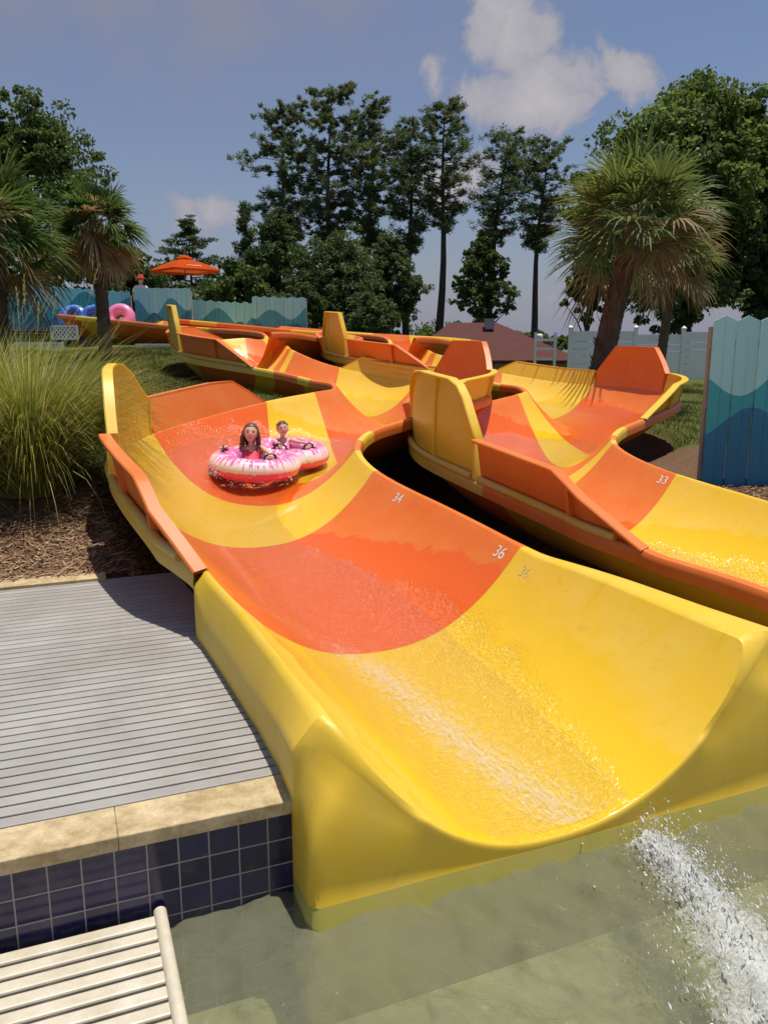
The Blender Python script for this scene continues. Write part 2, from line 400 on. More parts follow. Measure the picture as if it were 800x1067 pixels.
def exit_face(root, off, mat, skirt=True):
    """the closed, rounded front of the exit: rolls off the lip and falls to just below the water"""
    u = LIPU
    ph = lip_phi(u); s = lip_s(u); E = inner(s, u); z = np.array([0, 0, 1.])
    c0, l0, r0, ol0, or0, *_ = rims(np.zeros(1)); nrm = np.array([ol0[0][1], -ol0[0][0], 0]); nrm = -nrm if nrm[1] > 0 else nrm
    F = np.zeros_like(E); A = np.zeros((len(u), 5)); Cc = np.zeros((len(u), 5))
    rf = .028; af = rf * np.array([.3, .6, .85, .97, 1.]); cf = -rf * np.array([.02, .08, .25, .6, 1.])
    for i in range(len(u)):
        sd = -1 if u[i] < 0 else 1; b = ph[i] / (math.pi / 2)
        S0 = lip_s(np.array(float(sd))); w = float(flange_w(float(S0), sd, skirt)); w0 = float(flange_w(0., sd, skirt))
        e0, o0 = (l0[0], ol0[0]) if sd < 0 else (r0[0], or0[0])
        u0 = -.66 if sd < 0 else .70
        start = inner(np.zeros(1), np.array([u0]))[0] + nrm * rf; corner = e0 + o0 * w0 + nrm * rf
        cS, lS, rS, olS, orS, *_ = rims(np.array([float(S0)])); end = (lS[0] + olS[0] * w) if sd < 0 else (rS[0] + orS[0] * w)
        if b <= 0: F[i] = inner(np.zeros(1), np.array([u[i]]))[0] + nrm * rf
        else:
            d1 = np.linalg.norm((corner - start)[:2]); d2 = np.linalg.norm((end - corner)[:2]); v_ = (abs(u[i]) - abs(u0)) / (1 - abs(u0)); q = d1 * v_ / .72 if v_ < .72 else d1 + d2 * (v_ - .72) / .28; rc = .05
            if q < d1 - rc: F[i] = start + (corner - start) * q / d1
            elif q > d1 + rc: F[i] = corner + (end - corner) * (q - d1) / d2
            else:
                t_ = (q - d1 + rc) / (2 * rc); pa = corner + (start - corner) * rc / d1; pb = corner + (end - corner) * rc / d2
                F[i] = pa * (1 - t_) ** 2 + corner * 2 * t_ * (1 - t_) + pb * t_ ** 2
        if sd < 0 and skirt:
            dr = float(np.interp(float(S0), [0, .4, .8, 1.7, 2.0], [.07, .13, .2, .2, .06])); a_ = w * np.array([.18, .34, .5, .88, 1.]); c_ = np.array([.010, .002, -.022, -dr * .92, -dr - .02])
        else: a_ = w * np.array([.16, .5, .8, .95, 1.]); c_ = np.array([.014, .016, .008, -.012, -.04])
        k = b ** 3; A[i] = af * (1 - k) + a_ * k; Cc[i] = cf * (1 - k) + c_ * k
    F[:, 2] = 0; d = F - E; d[:, 2] = 0; dl = np.maximum(np.linalg.norm(d, axis=1, keepdims=True), 1e-5); d = d / dl
    rows = [E] + [E + d * np.minimum(A[:, k:k + 1], dl * (.3, .6, .85, .97, 1.0)[k]) + z * Cc[:, k:k + 1] for k in range(5)]
    r5 = rows[-1]; zb = .085
    for t_ in (.12, .3, .55, .8, 1.):
        q = r5 + (F - r5) * (1 - (1 - t_) ** 4.5); q[:, 2] = np.minimum(r5[:, 2] * (1 - t_) + zb * t_, r5[:, 2] - .001); rows.append(q)
    tg = np.gradient(F, axis=0); dn = np.stack([tg[:, 1], -tg[:, 0], 0 * tg[:, 0]], 1); dn /= np.maximum(np.linalg.norm(dn, axis=1, keepdims=True), 1e-6); dn *= np.sign((dn @ nrm).sum())
    b2 = rows[-1] + dn * .006; b2[:, 2] -= .01; rows.append(b2)
    b3 = b2.copy(); b3[:, 2] = -.45; rows.append(b3)
    G = np.stack(rows); n, m = G.shape[:2]; Fc = grid_faces(n, m)
    W = np.full((n, m), -1.); W[:3] = wetness(0., u)[None]
    mi = (np.repeat(np.arange(n - 1), m - 1) >= n - 3).astype(int)
    np_mesh('exit_face', (G + off).reshape(-1, 3), Fc, [mat, FOOT], root, attrs={'wet': W}, angle=50, mi=mi)
def shield(root, off, side, pts, mat, lean=.12, name='shield_panel', curl=0., wetoff=-1):
    """guard wall above a rim; pts = [(s, height)...]"""
    ss = []
    for (s0, h0), (s1, h1) in zip(pts[:-1], pts[1:]):
        k = max(2, int(abs(s1 - s0) / .08)); ss += [s0 + (s1 - s0) * i / k for i in range(k)]
    ss.append(pts[-1][0]); ss = np.array(ss)
    H = np.interp(ss, [p[0] for p in pts], [p[1] for p in pts])
    c, l, r, ol, orr, wl, wr = rims(ss)
    e, o = (l, ol) if side < 0 else (r, orr)
    z = np.array([0, 0, 1.]); n = len(ss); nv = 9
    base = e + o * .012 + z * .012
    K = np.linspace(0, 1, nv)
    def sheet(t):
        return np.stack([base + o * (lean * H * k + curl * (k - k * k) * H + t)[:, None] + z * (H * k + .001)[:, None] for k in K], 1)
    A = sheet(0); B = sheet(.022)
    V = [A.reshape(-1, 3), B.reshape(-1, 3)]; g = grid_faces(n, nv)
    F = [g if side > 0 else g[:, ::-1], g[:, ::-1] + n * nv if side > 0 else g + n * nv]
    top = np.concatenate([A[:1, 0], A[:, -1], A[-1:, 0]]) if H[0] > .02 else A[:, -1]
    oo = np.concatenate([o[:1], o, o[-1:]]) if H[0] > .02 else o
    tan = np.gradient(top, axis=0); tan /= np.maximum(np.linalg.norm(tan, axis=1, keepdims=True), 1e-6)
    oo = oo - tan * (oo * tan).sum(1, keepdims=True); oo /= np.linalg.norm(oo, axis=1, keepdims=True)
    up = np.cross(tan, oo); up *= np.where(((up[:, 2] < -.001) )[:, None], -1, 1)
    k0 = len(V[0]) * 2
    fl_ = np.stack([top - oo * .004 + up * .012, top + oo * .075 + up * .012, top + oo * .085 + up * .004, top + oo * .085 - up * .014, top - oo * .004 - up * .01], 1)
    m = 5; nn = len(top); i, j = np.meshgrid(np.arange(nn - 1), np.arange(m), indexing='ij')
    G = np.stack([i * m + j, (i + 1) * m + j, (i + 1) * m + (j + 1) % m, i * m + (j + 1) % m], -1).reshape(-1, 4) + k0
    V.append(fl_.reshape(-1, 3)); F.append(G)
    # stiffening ribs on the outside
    base_i = k0 + nn * m
    ribs = np.arange(pts[0][0] + .75, pts[-1][0] - .3, .95)
    for s in ribs:
        q = int(np.argmin(abs(ss - s)))
        if H[q] < .25: continue
        t = np.array([-o[q][1], o[q][0], 0]) * .02
        p0, p1 = B[q, 0], B[q, -1]
        bb = [p0 - t, p0 + t, p0 + t + o[q] * .05, p0 - t + o[q] * .05, p1 - t, p1 + t, p1 + t + o[q] * .05, p1 - t + o[q] * .05]
        V.append(np.array(bb)); F.append(np.array([(0, 1, 5, 4), (1, 2, 6, 5), (2, 3, 7, 6), (3, 0, 4, 7)]) + base_i); base_i += 8
    V = np.vstack(V) + off; F = np.vstack(F)
    W = np.full(len(V), -1.0)
    return np_mesh(name, V, F, mat, root, attrs={'wet': W}, angle=35)
def rim_pipe(root, off, side, s0, s1, mat):
    ss = np.linspace(s0, s1, int((s1 - s0) / .1) + 2); c, l, r, ol, orr, *_ = rims(ss)
    e, o = (l, ol) if side < 0 else (r, orr)
    P = e + o * .075 + [0, 0, .03] + off; m = MB(); m.tube(P.tolist(), .035, 10)
    ob = m.build('rim_pipe', mat, root, angle=40)
    at = ob.data.attributes.new('wet', 'FLOAT', 'POINT'); at.data.foreach_set('value', [-1.0] * len(ob.data.vertices))
    return ob
def number_mark(root, off, text, s, u, size, mat, turn=0., lift=.003):
    cu = bpy.data.curves.new('t', 'FONT'); cu.body = text; cu.size = size; cu.align_x = 'CENTER'; cu.align_y = 'CENTER'; cu.offset = .0
    to = bpy.data.objects.new('t', cu); COL.objects.link(to)
    dg = bpy.context.evaluated_depsgraph_get(); me = bpy.data.meshes.new_from_object(to.evaluated_get(dg))
    bpy.data.objects.remove(to)
    s = np.array(s); p = inner(s, np.array(u)); du = inner(s, np.array(u + .02)) - p; ds = inner(s + .05, np.array(u)) - p
    ax = Vector(du).normalized(); ay = Vector(ds).normalized(); nz = ax.cross(ay).normalized(); ay = nz.cross(ax)
    M = Matrix((ax, ay, nz)).transposed() @ Matrix.Rotation(turn, 3, 'Z')
    co = np.array([v.co for v in me.vertices]) @ np.array(M).T + np.array(p) + off + np.array(nz) * lift
    # follow the curve of the bowl
    me.vertices.foreach_set('co', co.astype(np.float32).ravel()); me.update(); me.name = 'number_mark'
    me.materials.clear(); me.materials.append(mat)
    return link(bpy.data.objects.new('number_mark', me), root)
def water_film(root, off, s0, s1):
    n = int((s1 - s0) / .04); S1 = np.linspace(s0, s1, n); m = 48
    rows = []; W = []
    lo = np.interp(S1, *WL); hi = np.interp(S1, *WR)
    lo = np.maximum(lo * .72, -.9) ; hi = np.minimum(hi, .92) * np.interp(S1, [0, 1.6, 2.2, 3, 5, 8], [.62, .5, .5, .6, .6, .9])
    K = np.linspace(0, 1, m)
    U = lo[:, None] * (1 - K) + hi[:, None] * K; SS = np.repeat(S1[:, None], m, 1)
    P = inner(SS, U); x, y = P[..., 0], P[..., 1]
    rip = .0035 * np.sin(31 * x + 17 * y) * np.sin(23 * y - 13 * x) + .003 * np.sin(57 * x - 22 * y + 3 * np.sin(9 * x)) + .003 * np.sin(44 * y + 15 * x + 2.5 * np.sin(11 * y))
    edge = np.minimum(K, 1 - K)[None] * 2
    P[..., 2] += .012 + rip * np.minimum(1, edge * 3)
    F = grid_faces(n, m)
    # attribute: distance from the main stream line
    ED = np.repeat(edge, n, 0)
    SL = np.abs(U - np.interp(S1, [0, .8, 1.8, 2.6, 4, 29], [.12, -.02, -.12, -.45, -.5, -.5])[:, None])
    o = np_mesh('water_film', (P + off).reshape(-1, 3), F, FILM, root, smooth=True, attrs={'edge': ED, 'stream': SL, 'along': SS, 'cross': U})
    o['kind'] = 'stuff'; return o
def mk_film():
    t = NT('running_water'); c = t.coord()
    fv = t.n('ShaderNodeCombineXYZ', X=t.math('MULTIPLY', t.attr('along'), 7.), Y=t.math('MULTIPLY', t.attr('cross'), 26.), Z=0.).outputs[0]
    n1 = t.noise(24, 4, .65, c, 1.5); n2 = t.noise(1.6, 5, .65, fv, .8)
    h = t.math('MULTIPLY_ADD', n2, .5, n1)
    nb = t.bump(h, .8, .02)
    g = t.n('ShaderNodeBsdfGlossy', Color=(1, 1, 1), Roughness=.04, Normal=nb)
    tr = t.n('ShaderNodeBsdfTransparent', Color=(.97, .97, .95))
    fr = t.n('ShaderNodeFresnel', IOR=1.33, Normal=nb)
    sh = t.n('ShaderNodeMixShader', Fac=t.math('MULTIPLY', fr, .16)); t.t.links.new(tr.outputs[0], sh.inputs[1]); t.t.links.new(g.outputs[0], sh.inputs[2])
    # froth: white broken bubbles along the stream line and specks elsewhere
    st = t.math('MULTIPLY', t.math('SUBTRACT', 1., t.math('MULTIPLY', t.attr('stream'), 3.6), clamp=True), t.math('MULTIPLY', t.math('SUBTRACT', 2.6, t.attr('along')), 1.1, clamp=True))
    m1 = t.ramp(t.math('MULTIPLY', t.math('MULTIPLY_ADD', t.noise(48, 5, .75, c, 1.), .55, t.math('MULTIPLY', t.noise(2.2, 5, .7, fv, .6), .5)), t.math('MULTIPLY_ADD', st, .36, .66)), [(.43, 0.), (.68, 1.)])
    m2 = t.ramp(t.noise(120, 2, .6, c), [(.72, 0.), (.78, 1.)])
    froth = t.math('MULTIPLY', t.math('MAXIMUM', t.math('MULTIPLY', m1, .55), t.math('MULTIPLY', m2, .30)), t.math('MULTIPLY', t.attr('edge'), 4., clamp=True))
    d = t.n('ShaderNodeBsdfDiffuse', Color=(.78, .76, .70), Normal=nb)
    s2 = t.n('ShaderNodeMixShader', Fac=froth); t.t.links.new(sh.outputs[0], s2.inputs[1]); t.t.links.new(d.outputs[0], s2.inputs[2])
    return t.done(s2)
FILM = mk_film()
FOOT = gelcoat('algae_stained_gelcoat', (.42, .36, .05), (.45, .38, .07), (.5, .44, .14))
MARK = plain('white_stencil_paint', (.75, .72, .68), .6)
MARKF = plain('faded_stencil_paint', (.62, .50, .2), .6)
J = [0, (1.99, 1.99), (4.27, 4.27), (5.96, 5.33), (7.42, 6.05), (8.46, 6.78), (11.75, 11.5), (12.1, 13.0), (12.67, 15.1), (13.08, 15.45), (14.5, 15.75), (15.9, 15.95), (17.55, 16.4), (18.2, 17.2), (19.4, 20.6), (20.6, 22.2), (23.3, 23.3), (24.5, 24.5), (27, 27), (28, 28), (28.75, 28.75)]
def water_slide(label, off, joints, first_orange, marks, bottom_over=None, tall0=4.22, skirt=True):
    root = empty('water_slide', tuple(np.array([.70, 3.01, 0]) + off))
    tag(root, label, 'water slide', 'twin yellow and orange water slides')
    o2 = off - np.array(root.location)
    js = [(0, 0)] + joints
    for k in range(len(js) - 1):
        mat = (YEL, ORA)[(k + first_orange) % 2]
        ov = None
        a, b = js[k], js[k + 1]
        if mat is ORA and (1.5 < a[0] < 4.0 or 12.5 < a[0] < 14.4): ov = YSK
        if k == 0 and bottom_over: ov = bottom_over
        flume_section(root, o2, a, b, mat, over_l=ov, exit_end=(k == 0), skirt=skirt)
    exit_face(root, o2, YEL, skirt)
    for side, pts, mat, lean in [
        (-1, [(2.0, 0.0), (2.95, .36), (3.6, .36), (tall0, .36)], ORA, .16),
        (-1, [(tall0 + .04, .36), (tall0 + .24, .68), (tall0 + .34, .78), (tall0 + .48, .825), (5.1, .84), (5.35, .815), (5.6, .70), (5.93, .36)], YEL, -.02),
        (-1, [(5.98, .36), (6.8, .36), (7.05, .33), (7.4, .0)], ORA, .3),
        (1, [(7.7, 0.), (8.5, .30), (9.95, .30)], YEL, .2),
        (1, [(9.98, .3), (10.32, .68), (10.95, .68), (11.2, .22)], ORA, .10),
        (1, [(11.25, .25), (12.55, .25), (12.95, 0.)], YEL, .4),
        (-1, [(13.12, 0.), (13.75, .36), (14.8, .36)], ORA, .16),
        (-1, [(14.84, .36), (15.0, .82), (15.7, .82), (16.0, .36)], YEL, .06),
        (-1, [(16.05, .3), (17.2, .3), (17.6, 0.)], ORA, .3)]:
        shield(root, o2, side, pts, mat, lean, curl=.16 if pts[1][1] > .6 else 0)
    rim_pipe(root, o2, -1, 2.25, tall0 - .02, YSK); rim_pipe(root, o2, -1, tall0 + .08, 5.9, YSK); rim_pipe(root, o2, -1, 13.2, 15.9, YSK)
    # steel cradle posts under the trough
    for s in np.arange(3.2, 28.5, 1.8):
        c, l, r = fl(np.array(s)); c = c + o2
        gz = ground_z(np.array([c[0] + root.location.x]), np.array([c[1] + root.location.y]))[0] - root.location.z
        m = MB(); d = (r - l); ang = math.atan2(d[1], d[0])
        m.box((c[0], c[1], c[2] - .07), (1.0, .1, .08), ang); m.box((c[0], c[1], (c[2] - .1 + gz - .1) / 2), (.12, .12, max(.05, c[2] - .1 - gz + .1)), ang)
        m.build('support_post', DARKMETAL, root)
    water_film(root, o2, 0.02, 13.0)
    for tx, s, u, sz, mt, tn in marks: number_mark(root, o2, tx, s, u, sz, mt, tn)
    return root
# ---------------------------------------------------------------- terrain
E2 = np.array([.9295, .3688]); N2 = np.array([-.3688, .9295]); ORG = np.array([-.33, 2.81])    # pool edge frame
def en(e, n, z=0.): return (ORG[0] + E2[0] * e + N2[0] * n, ORG[1] + E2[1] * e + N2[1] * n, z)
EANG = math.atan2(E2[1], E2[0])
_c, _l, _r = fl(np.linspace(1.9, FLEN, 140))
FP = np.vstack([_c, _c + OFFB])
def wob(x, y): return .03 * np.sin(1.7 * x + .6 * y) + .025 * np.sin(2.3 * y - 1.1 * x + 1) + .012 * np.sin(6.1 * x + 3.3 * y)
def ground_z(x, y, carve=True):
    x = np.asarray(x, float); y = np.asarray(y, float)
    zl = np.interp(y, [4, 5.9, 7, 8, 10.5, 13, 17, 22, 30, 60, 300], [.38, .42, .58, .82, 1.2, 1.45, 1.86, 2.1, 2.2, 2.2, 2.0])
    zr = np.interp(y, [3, 5, 9, 12, 20, 31, 34, 38, 300], [.3, .35, .6, .8, .9, .88, .3, -.9, -1.0])
    w = np.clip((x + .3 - .04 * np.maximum(0, y - 20)) / 4.2, 0, 1); w = w * w * (3 - 2 * w)
    g = zl * (1 - w) + zr * w + wob(x, y) * np.clip((y - 6) / 3, 0, 1)
    if carve:
        sh = g.shape; P = np.stack([x.ravel(), y.ravel()], 1); out = g.ravel().copy()
        near = np.where((P[:, 1] < 27) & (P[:, 1] > 3) & (np.abs(P[:, 0] + 1) < 12))[0]
        for k in range(0, len(near), 4000):
            q = near[k:k + 4000]; d = np.linalg.norm(P[q, None] - FP[None, :, :2], axis=2)
            lim = (FP[None, :, 2] - .22 + np.maximum(0, d - .95) * 1.1).min(1)
            out[q] = np.minimum(out[q], lim)
        g = out.reshape(sh)
    return g
def gz(x, y): return float(ground_z(np.array([x]), np.array([y]))[0])
def mk_ground():
    t = NT('lawn_and_mulch'); c = t.coord()
    n1 = t.noise(1.1, 5, .6, c); n2 = t.noise(14, 4, .65, c); n3 = t.noise(90, 3, .7, c)
    grass = t.mix(n1, (.085, .115, .020), (.15, .155, .045)); grass = t.mix(t.math('MULTIPLY', n2, .7), grass, (.085, .095, .02))
    vo = t.n('ShaderNodeTexVoronoi', Vector=t.mapping(c, (1, 1, 1)), Scale=38.); 
    mul = t.mix(vo.outputs['Color'], (.19, .105, .055), (.36, .225, .13)); mul = t.mix(n3, mul, (.09, .05, .028))
    mul = t.mix(t.math('MULTIPLY', n1, .5), mul, (.17, .1, .055))
    k = t.ramp(t.math('ADD', t.attr('mulch'), t.math('MULTIPLY_ADD', n2, .5, -.25)), [(.42, 0.), (.58, 1.)])
    return t.done(t.bsdf(Base__Color=t.mix(k, grass, mul), Roughness=.95, Normal=t.bump(t.math('ADD', n3, vo.outputs['Distance']), .7, .03), **{'Specular__IOR__Level': .15}))
M_GROUND = mk_ground()
def mulch_amt(x, y):
    e = (x - ORG[0]) * E2[0] + (y - ORG[1]) * E2[1]; n = (x - ORG[0]) * N2[0] + (y - ORG[1]) * N2[1]
    m = np.clip((5.9 + .25 * np.sin(e * 1.3) - n) / .8 + .5, 0, 1)
    sh = x.shape; P = np.stack([x.ravel(), y.ravel()], 1); d = np.full(len(P), 9.)
    near = np.where((P[:, 1] < 27) & (P[:, 1] > 3) & (np.abs(P[:, 0] + 1) < 12))[0]
    for k in range(0, len(near), 4000):
        q = near[k:k + 4000]; d[q] = np.linalg.norm(P[q, None] - FP[None, :, :2], axis=2).min(1)
    d = d.reshape(sh)
    right = np.clip((x - 1.5) / 1.0, 0, 1) * np.clip((8.9 - y) / .5, 0, 1)
    return np.maximum.reduce([m, np.clip((1.25 - d) / .35, 0, 1), right])
ee = np.concatenate([-np.geomspace(300, 9.2, 26), np.arange(-9, 12, .16), np.geomspace(12.2, 300, 26)])
nn = np.concatenate([[.16, .2], np.arange(.3, 24, .16), np.geomspace(24.3, 500, 40)])
gN, gE = np.meshgrid(nn, ee, indexing='ij')
gx = ORG[0] + E2[0] * gE + N2[0] * gN; gy = ORG[1] + E2[1] * gE + N2[1] * gN
gzz = ground_z(gx, gy)
gzz = np.where((gN < 3.5) & (gE < .8), np.minimum(gzz, .26), gzz)                # under the deck
gzz = np.where((gN < 2.6) & (gE > .0), np.minimum(gzz, -.08 + np.maximum(0, gN - 1.9) * .4), gzz)
ground = np_mesh('ground', np.stack([gx, gy, gzz], -1).reshape(-1, 3), grid_faces(*gx.shape)[:, ::-1], M_GROUND, smooth=True, attrs={'mulch': mulch_amt(gx, gy)})
ground['kind'] = 'structure'

# lawn blades
def blades(name, X, Y, hmin, hmax, wid, cols, seed, lean=.6):
    r = np.random.default_rng(seed); n = len(X); Z = ground_z(X, Y)
    a = r.uniform(0, 2 * np.pi, n); h = r.uniform(hmin, hmax, n); b = r.uniform(0, 2 * np.pi, n); ln = r.uniform(0, lean, n) * h
    dx, dy = np.cos(a) * wid / 2, np.sin(a) * wid / 2
    V = np.stack([np.stack([X - dx, Y - dy, Z - .01], 1), np.stack([X + dx, Y + dy, Z - .01], 1), np.stack([X + np.cos(b) * ln, Y + np.sin(b) * ln, Z + h], 1)], 1).reshape(-1, 3)
    o = np_mesh(name, V, np.arange(3 * n).reshape(-1, 3), cols, mi=r.integers(0, len(cols), n)); o['kind'] = 'stuff'; return o
def leafmat(name, col, trans=.3, rough=.55, var=.3, spec=.3):
    t = NT(name); g = t.n('ShaderNodeNewGeometry'); ri = g.outputs['Random Per Island']
    a = tuple(x * (1 - var) for x in col); b = tuple(x * (1 + var) for x in col)
    c = t.mix(ri, a, b)
    p = t.bsdf(Base__Color=c, Roughness=rough, **{'Specular__IOR__Level': spec})
    tl = t.n('ShaderNodeBsdfTranslucent', Color=t.mix(ri, tuple(x * 1.1 for x in a), (b[0] * 1.5, b[1] * 1.4, b[2])))
    m = t.n('ShaderNodeMixShader', Fac=trans); t.t.links.new(p.outputs[0], m.inputs[1]); t.t.links.new(tl.outputs[0], m.inputs[2])
    return t.done(m)
G1 = leafmat('grass_blade', (.10, .14, .026)); G2 = leafmat('dry_grass_blade', (.19, .175, .06))
def scatter(n, x0, x1, y0, y1, seed, keep):
    r = np.random.default_rng(seed); X = r.uniform(x0, x1, n); Y = r.uniform(y0, y1, n); k = keep(X, Y, r); return X[k], Y[k]
lawnkeep = lambda X, Y, r: (mulch_amt(X, Y) < .45)
Xa, Ya = scatter(90000, -9, -1.2, 7.0, 20, 3, lawnkeep); Xb, Yb = scatter(50000, 2.5, 10, 9.0, 26, 4, lawnkeep)
blades('lawn_grass', np.r_[Xa, Xb], np.r_[Ya, Yb], .03, .085, .014, [G1, G1, G2], 5)
# pine-straw mulch: thin chips lying every way
def straw(n, seed):
    r = np.random.default_rng(seed)
    E = r.uniform(-4.2, 1.4, n); Nn = r.uniform(3.5, 6.6, n)
    X = ORG[0] + E2[0] * E + N2[0] * Nn; Y = ORG[1] + E2[1] * E + N2[1] * Nn
    k = mulch_amt(X, Y) > .4; X, Y = X[k], Y[k]
    X2 = r.uniform(2.2, 5, 2500); Y2 = r.uniform(7.5, 8.9, 2500); X = np.r_[X, X2]; Y = np.r_[Y, Y2]; n = len(X)
    Z = ground_z(X, Y) + r.uniform(.002, .02, n); a = r.uniform(0, np.pi, n); L = r.uniform(.015, .06, n); w = r.uniform(.002, .006, n); tz = r.normal(0, .25, n) * L
    dx, dy = np.cos(a) * L, np.sin(a) * L; px, py = -np.sin(a) * w, np.cos(a) * w
    V = np.stack([np.stack([X - dx - px, Y - dy - py, Z - tz], 1), np.stack([X + dx - px, Y + dy - py, Z + tz], 1), np.stack([X + dx + px, Y + dy + py, Z + tz + .003], 1), np.stack([X - dx + px, Y - dy + py, Z - tz + .003], 1)], 1).reshape(-1, 3)
    ms = [plain('bark_chip', (.30, .17, .09), .9), plain('dark_bark_chip', (.17, .095, .05), .9), plain('pale_straw', (.42, .29, .17), .9)]
    o = np_mesh('pine_straw', V, np.arange(4 * n).reshape(-1, 4), ms, mi=r.choice(3, n, p=[.45, .35, .2])); o['kind'] = 'stuff'
straw(26000, 8)

# ---------------------------------------------------------------- deck, coping, pool
M_DECK = (lambda: (lambda t: t.done(t.bsdf(Base__Color=t.mix(t.ramp(t.noise(2.2, 6, .65, t.mapping(t.coord(), (1, 1, 1))), [(.38, 0.), (.68, 1.)]),
          t.mix(t.n('ShaderNodeNewGeometry').outputs['Random Per Island'], (.33, .315, .285), (.41, .39, .355)), t.mix(t.noise(30, 4, .6, t.coord()), (.23, .21, .175), (.36, .335, .295))),
          Roughness=.55, Normal=t.bump(t.noise(60, 3, .6, t.coord()), .15, .003))))(NT('grey_composite_plank')))()
deck = MB(); PIT = .0765
k = 0
def lout(n):          # e of the flume skirt at distance n behind the pool edge
    P = np.array([[-.28, 2.75], [-.40, 2.97], [-.58, 3.57], [-1.0, 4.55], [-1.36, 5.36], [-1.72, 6.1]]) - ORG
    e = P @ E2; q = P @ N2; return float(np.interp(n, q, e))
n = .20
while n < 3.36:
    e1 = lout(n + PIT / 2) + .05; e0 = -6.0
    jt = -1.9 if k % 2 else -2.6
    for a, b in ((e0, e1),):
        cx = (a + b) / 2; L = b - a
        for (dn, w_, h_) in ((0, PIT - .012, .052),):
            p = en(cx, n + PIT / 2, .374); deck.box(p, (L, w_, h_), EANG)
    n += PIT; k += 1
dk = deck.build('deck', M_DECK); bv = dk.modifiers.new('edge', 'BEVEL'); bv.width = .005; bv.segments = 2; bv.limit_method = 'ANGLE'
tag(dk, kind='structure')
M_COPE = (lambda t: t.done(t.bsdf(Base__Color=t.mix(t.ramp(t.noise(9, 8, .75, t.coord()), [(.38, 0.), (.62, 1.)]), (.36, .26, .12), (.62, .49, .28)), Roughness=.8,
          Normal=t.bump(t.noise(30, 6, .7, t.coord()), .45, .012))))(NT('tan_limestone_coping'))
def slab_strip(name, n0, n1, z0, z1, e0, e1f, joints, mat, chip=.006):
    m = MB(); es = [e0] + joints + [e1f]
    for a, b in zip(es[:-1], es[1:]):
        p = en((a + b) / 2, (n0 + n1) / 2, (z0 + z1) / 2); m.box(p, (b - a - .0006, n1 - n0, z1 - z0), EANG)
    o = m.build(name, mat); b_ = o.modifiers.new('edge', 'BEVEL'); b_.width = .005; b_.segments = 3; b_.limit_method = 'ANGLE'
    return o
fc = slab_strip('pool_coping', -.012, .195, .345, .402, -6, -.012, [-5.2, -4.0, -2.8, -1.62, -.66], M_COPE)
tag(fc, 'tan limestone coping along the pool edge between grey deck and blue tiles', 'coping')
bc = slab_strip('deck_curb', 3.365, 3.56, .30, .425, -6, -.52, [-4.4, -2.9, -1.7], M_COPE)
tag(bc, 'tan stone curb between the grey deck and the brown mulch bed', 'curb')
# tiled pool wall
def mk_tile():
    t = NT('dark_blue_tile'); c = t.coord('UV')
    br = t.n('ShaderNodeTexBrick', Vector=c, Scale=1.0, Mortar__Size=.0028, Mortar__Smooth=.1, Bias=0., Color1=(.014, .012, .05), Color2=(.026, .022, .085), Mortar=(.30, .30, .26), _offset=0.)
    br.inputs['Brick Width'].default_value = .111; br.inputs['Row Height'].default_value = .1045
    ob = t.coord('Object'); st = t.ramp(t.noise(9, 6, .7, ob), [(.5, 0.), (.8, 1.)])
    col = t.mix(t.math('MULTIPLY', st, .35), br.outputs['Color'], (.14, .13, .11))
    return t.done(t.bsdf(Base__Color=col, Roughness=t.math('MULTIPLY_ADD', br.outputs['Fac'], .5, .12), Normal=t.bump(t.math('SUBTRACT', 1., br.outputs['Fac']), .6, .004)))
def uvwall(name, e0, e1, n, z0, z1, mat, thick=.2):
    m = MB(); a = [en(e0, n, z0), en(e1, n, z0), en(e1, n, z1), en(e0, n, z1), en(e0, n + thick, z0), en(e1, n + thick, z0), en(e1, n + thick, z1), en(e0, n + thick, z1)]
    m.add(a, [(0, 1, 2, 3), (5, 4, 7, 6), (3, 2, 6, 7), (1, 5, 6, 2), (4, 0, 3, 7)])
    o = m.build(name, mat); uv = o.data.uv_layers.new(name='UVMap')
    for p in o.data.polygons:
        for li in p.loop_indices:
            co = o.data.vertices[o.data.loops[li].vertex_index].co; d = np.array([co.x, co.y]) - ORG
            uv.data[li].uv = (float(d @ E2) + 8.003, co.z - z1 + 4 * .1045 + 8 * .1045)
    return o
pw = uvwall('pool_wall', -6, .0, 0., -.5, .343, mk_tile()); tag(pw, 'dark blue square tiled pool wall under the tan coping', 'pool wall')
M_CONC = plain('stained_concrete', (.22, .21, .14), .8, .3, 4.)
for e0, e1, zt_, lb in ((.2, 2.34, -.02, 'grey concrete pool wall hidden behind the left slide exit'), (2.345, 2.90, .28, 'short stained concrete pool wall between the two slide exits'), (2.905, 9., -.02, 'concrete pool wall running under the right slide exit')):
    o = uvwall('pool_wall', e0, e1, .06, -.5, zt_, M_CONC, .2); tag(o, lb, 'pool wall')
def mk_floor():
    t = NT('pool_floor_plaster'); c = t.coord()
    n1 = t.noise(2.2, 6, .65, c, .7)
    return t.done(t.bsdf(Base__Color=t.mix(t.ramp(n1, [(.25, 0.), (.75, 1.)]), (.26, .25, .13), (.62, .58, .38)), Roughness=.8))
m = MB(); m.add([en(-14, -12, -.42), en(14, -12, -.42), en(14, .15, -.42), en(-14, .15, -.42)], [(0, 1, 2, 3)])
tag(m.build('pool_floor', mk_floor()), kind='structure')
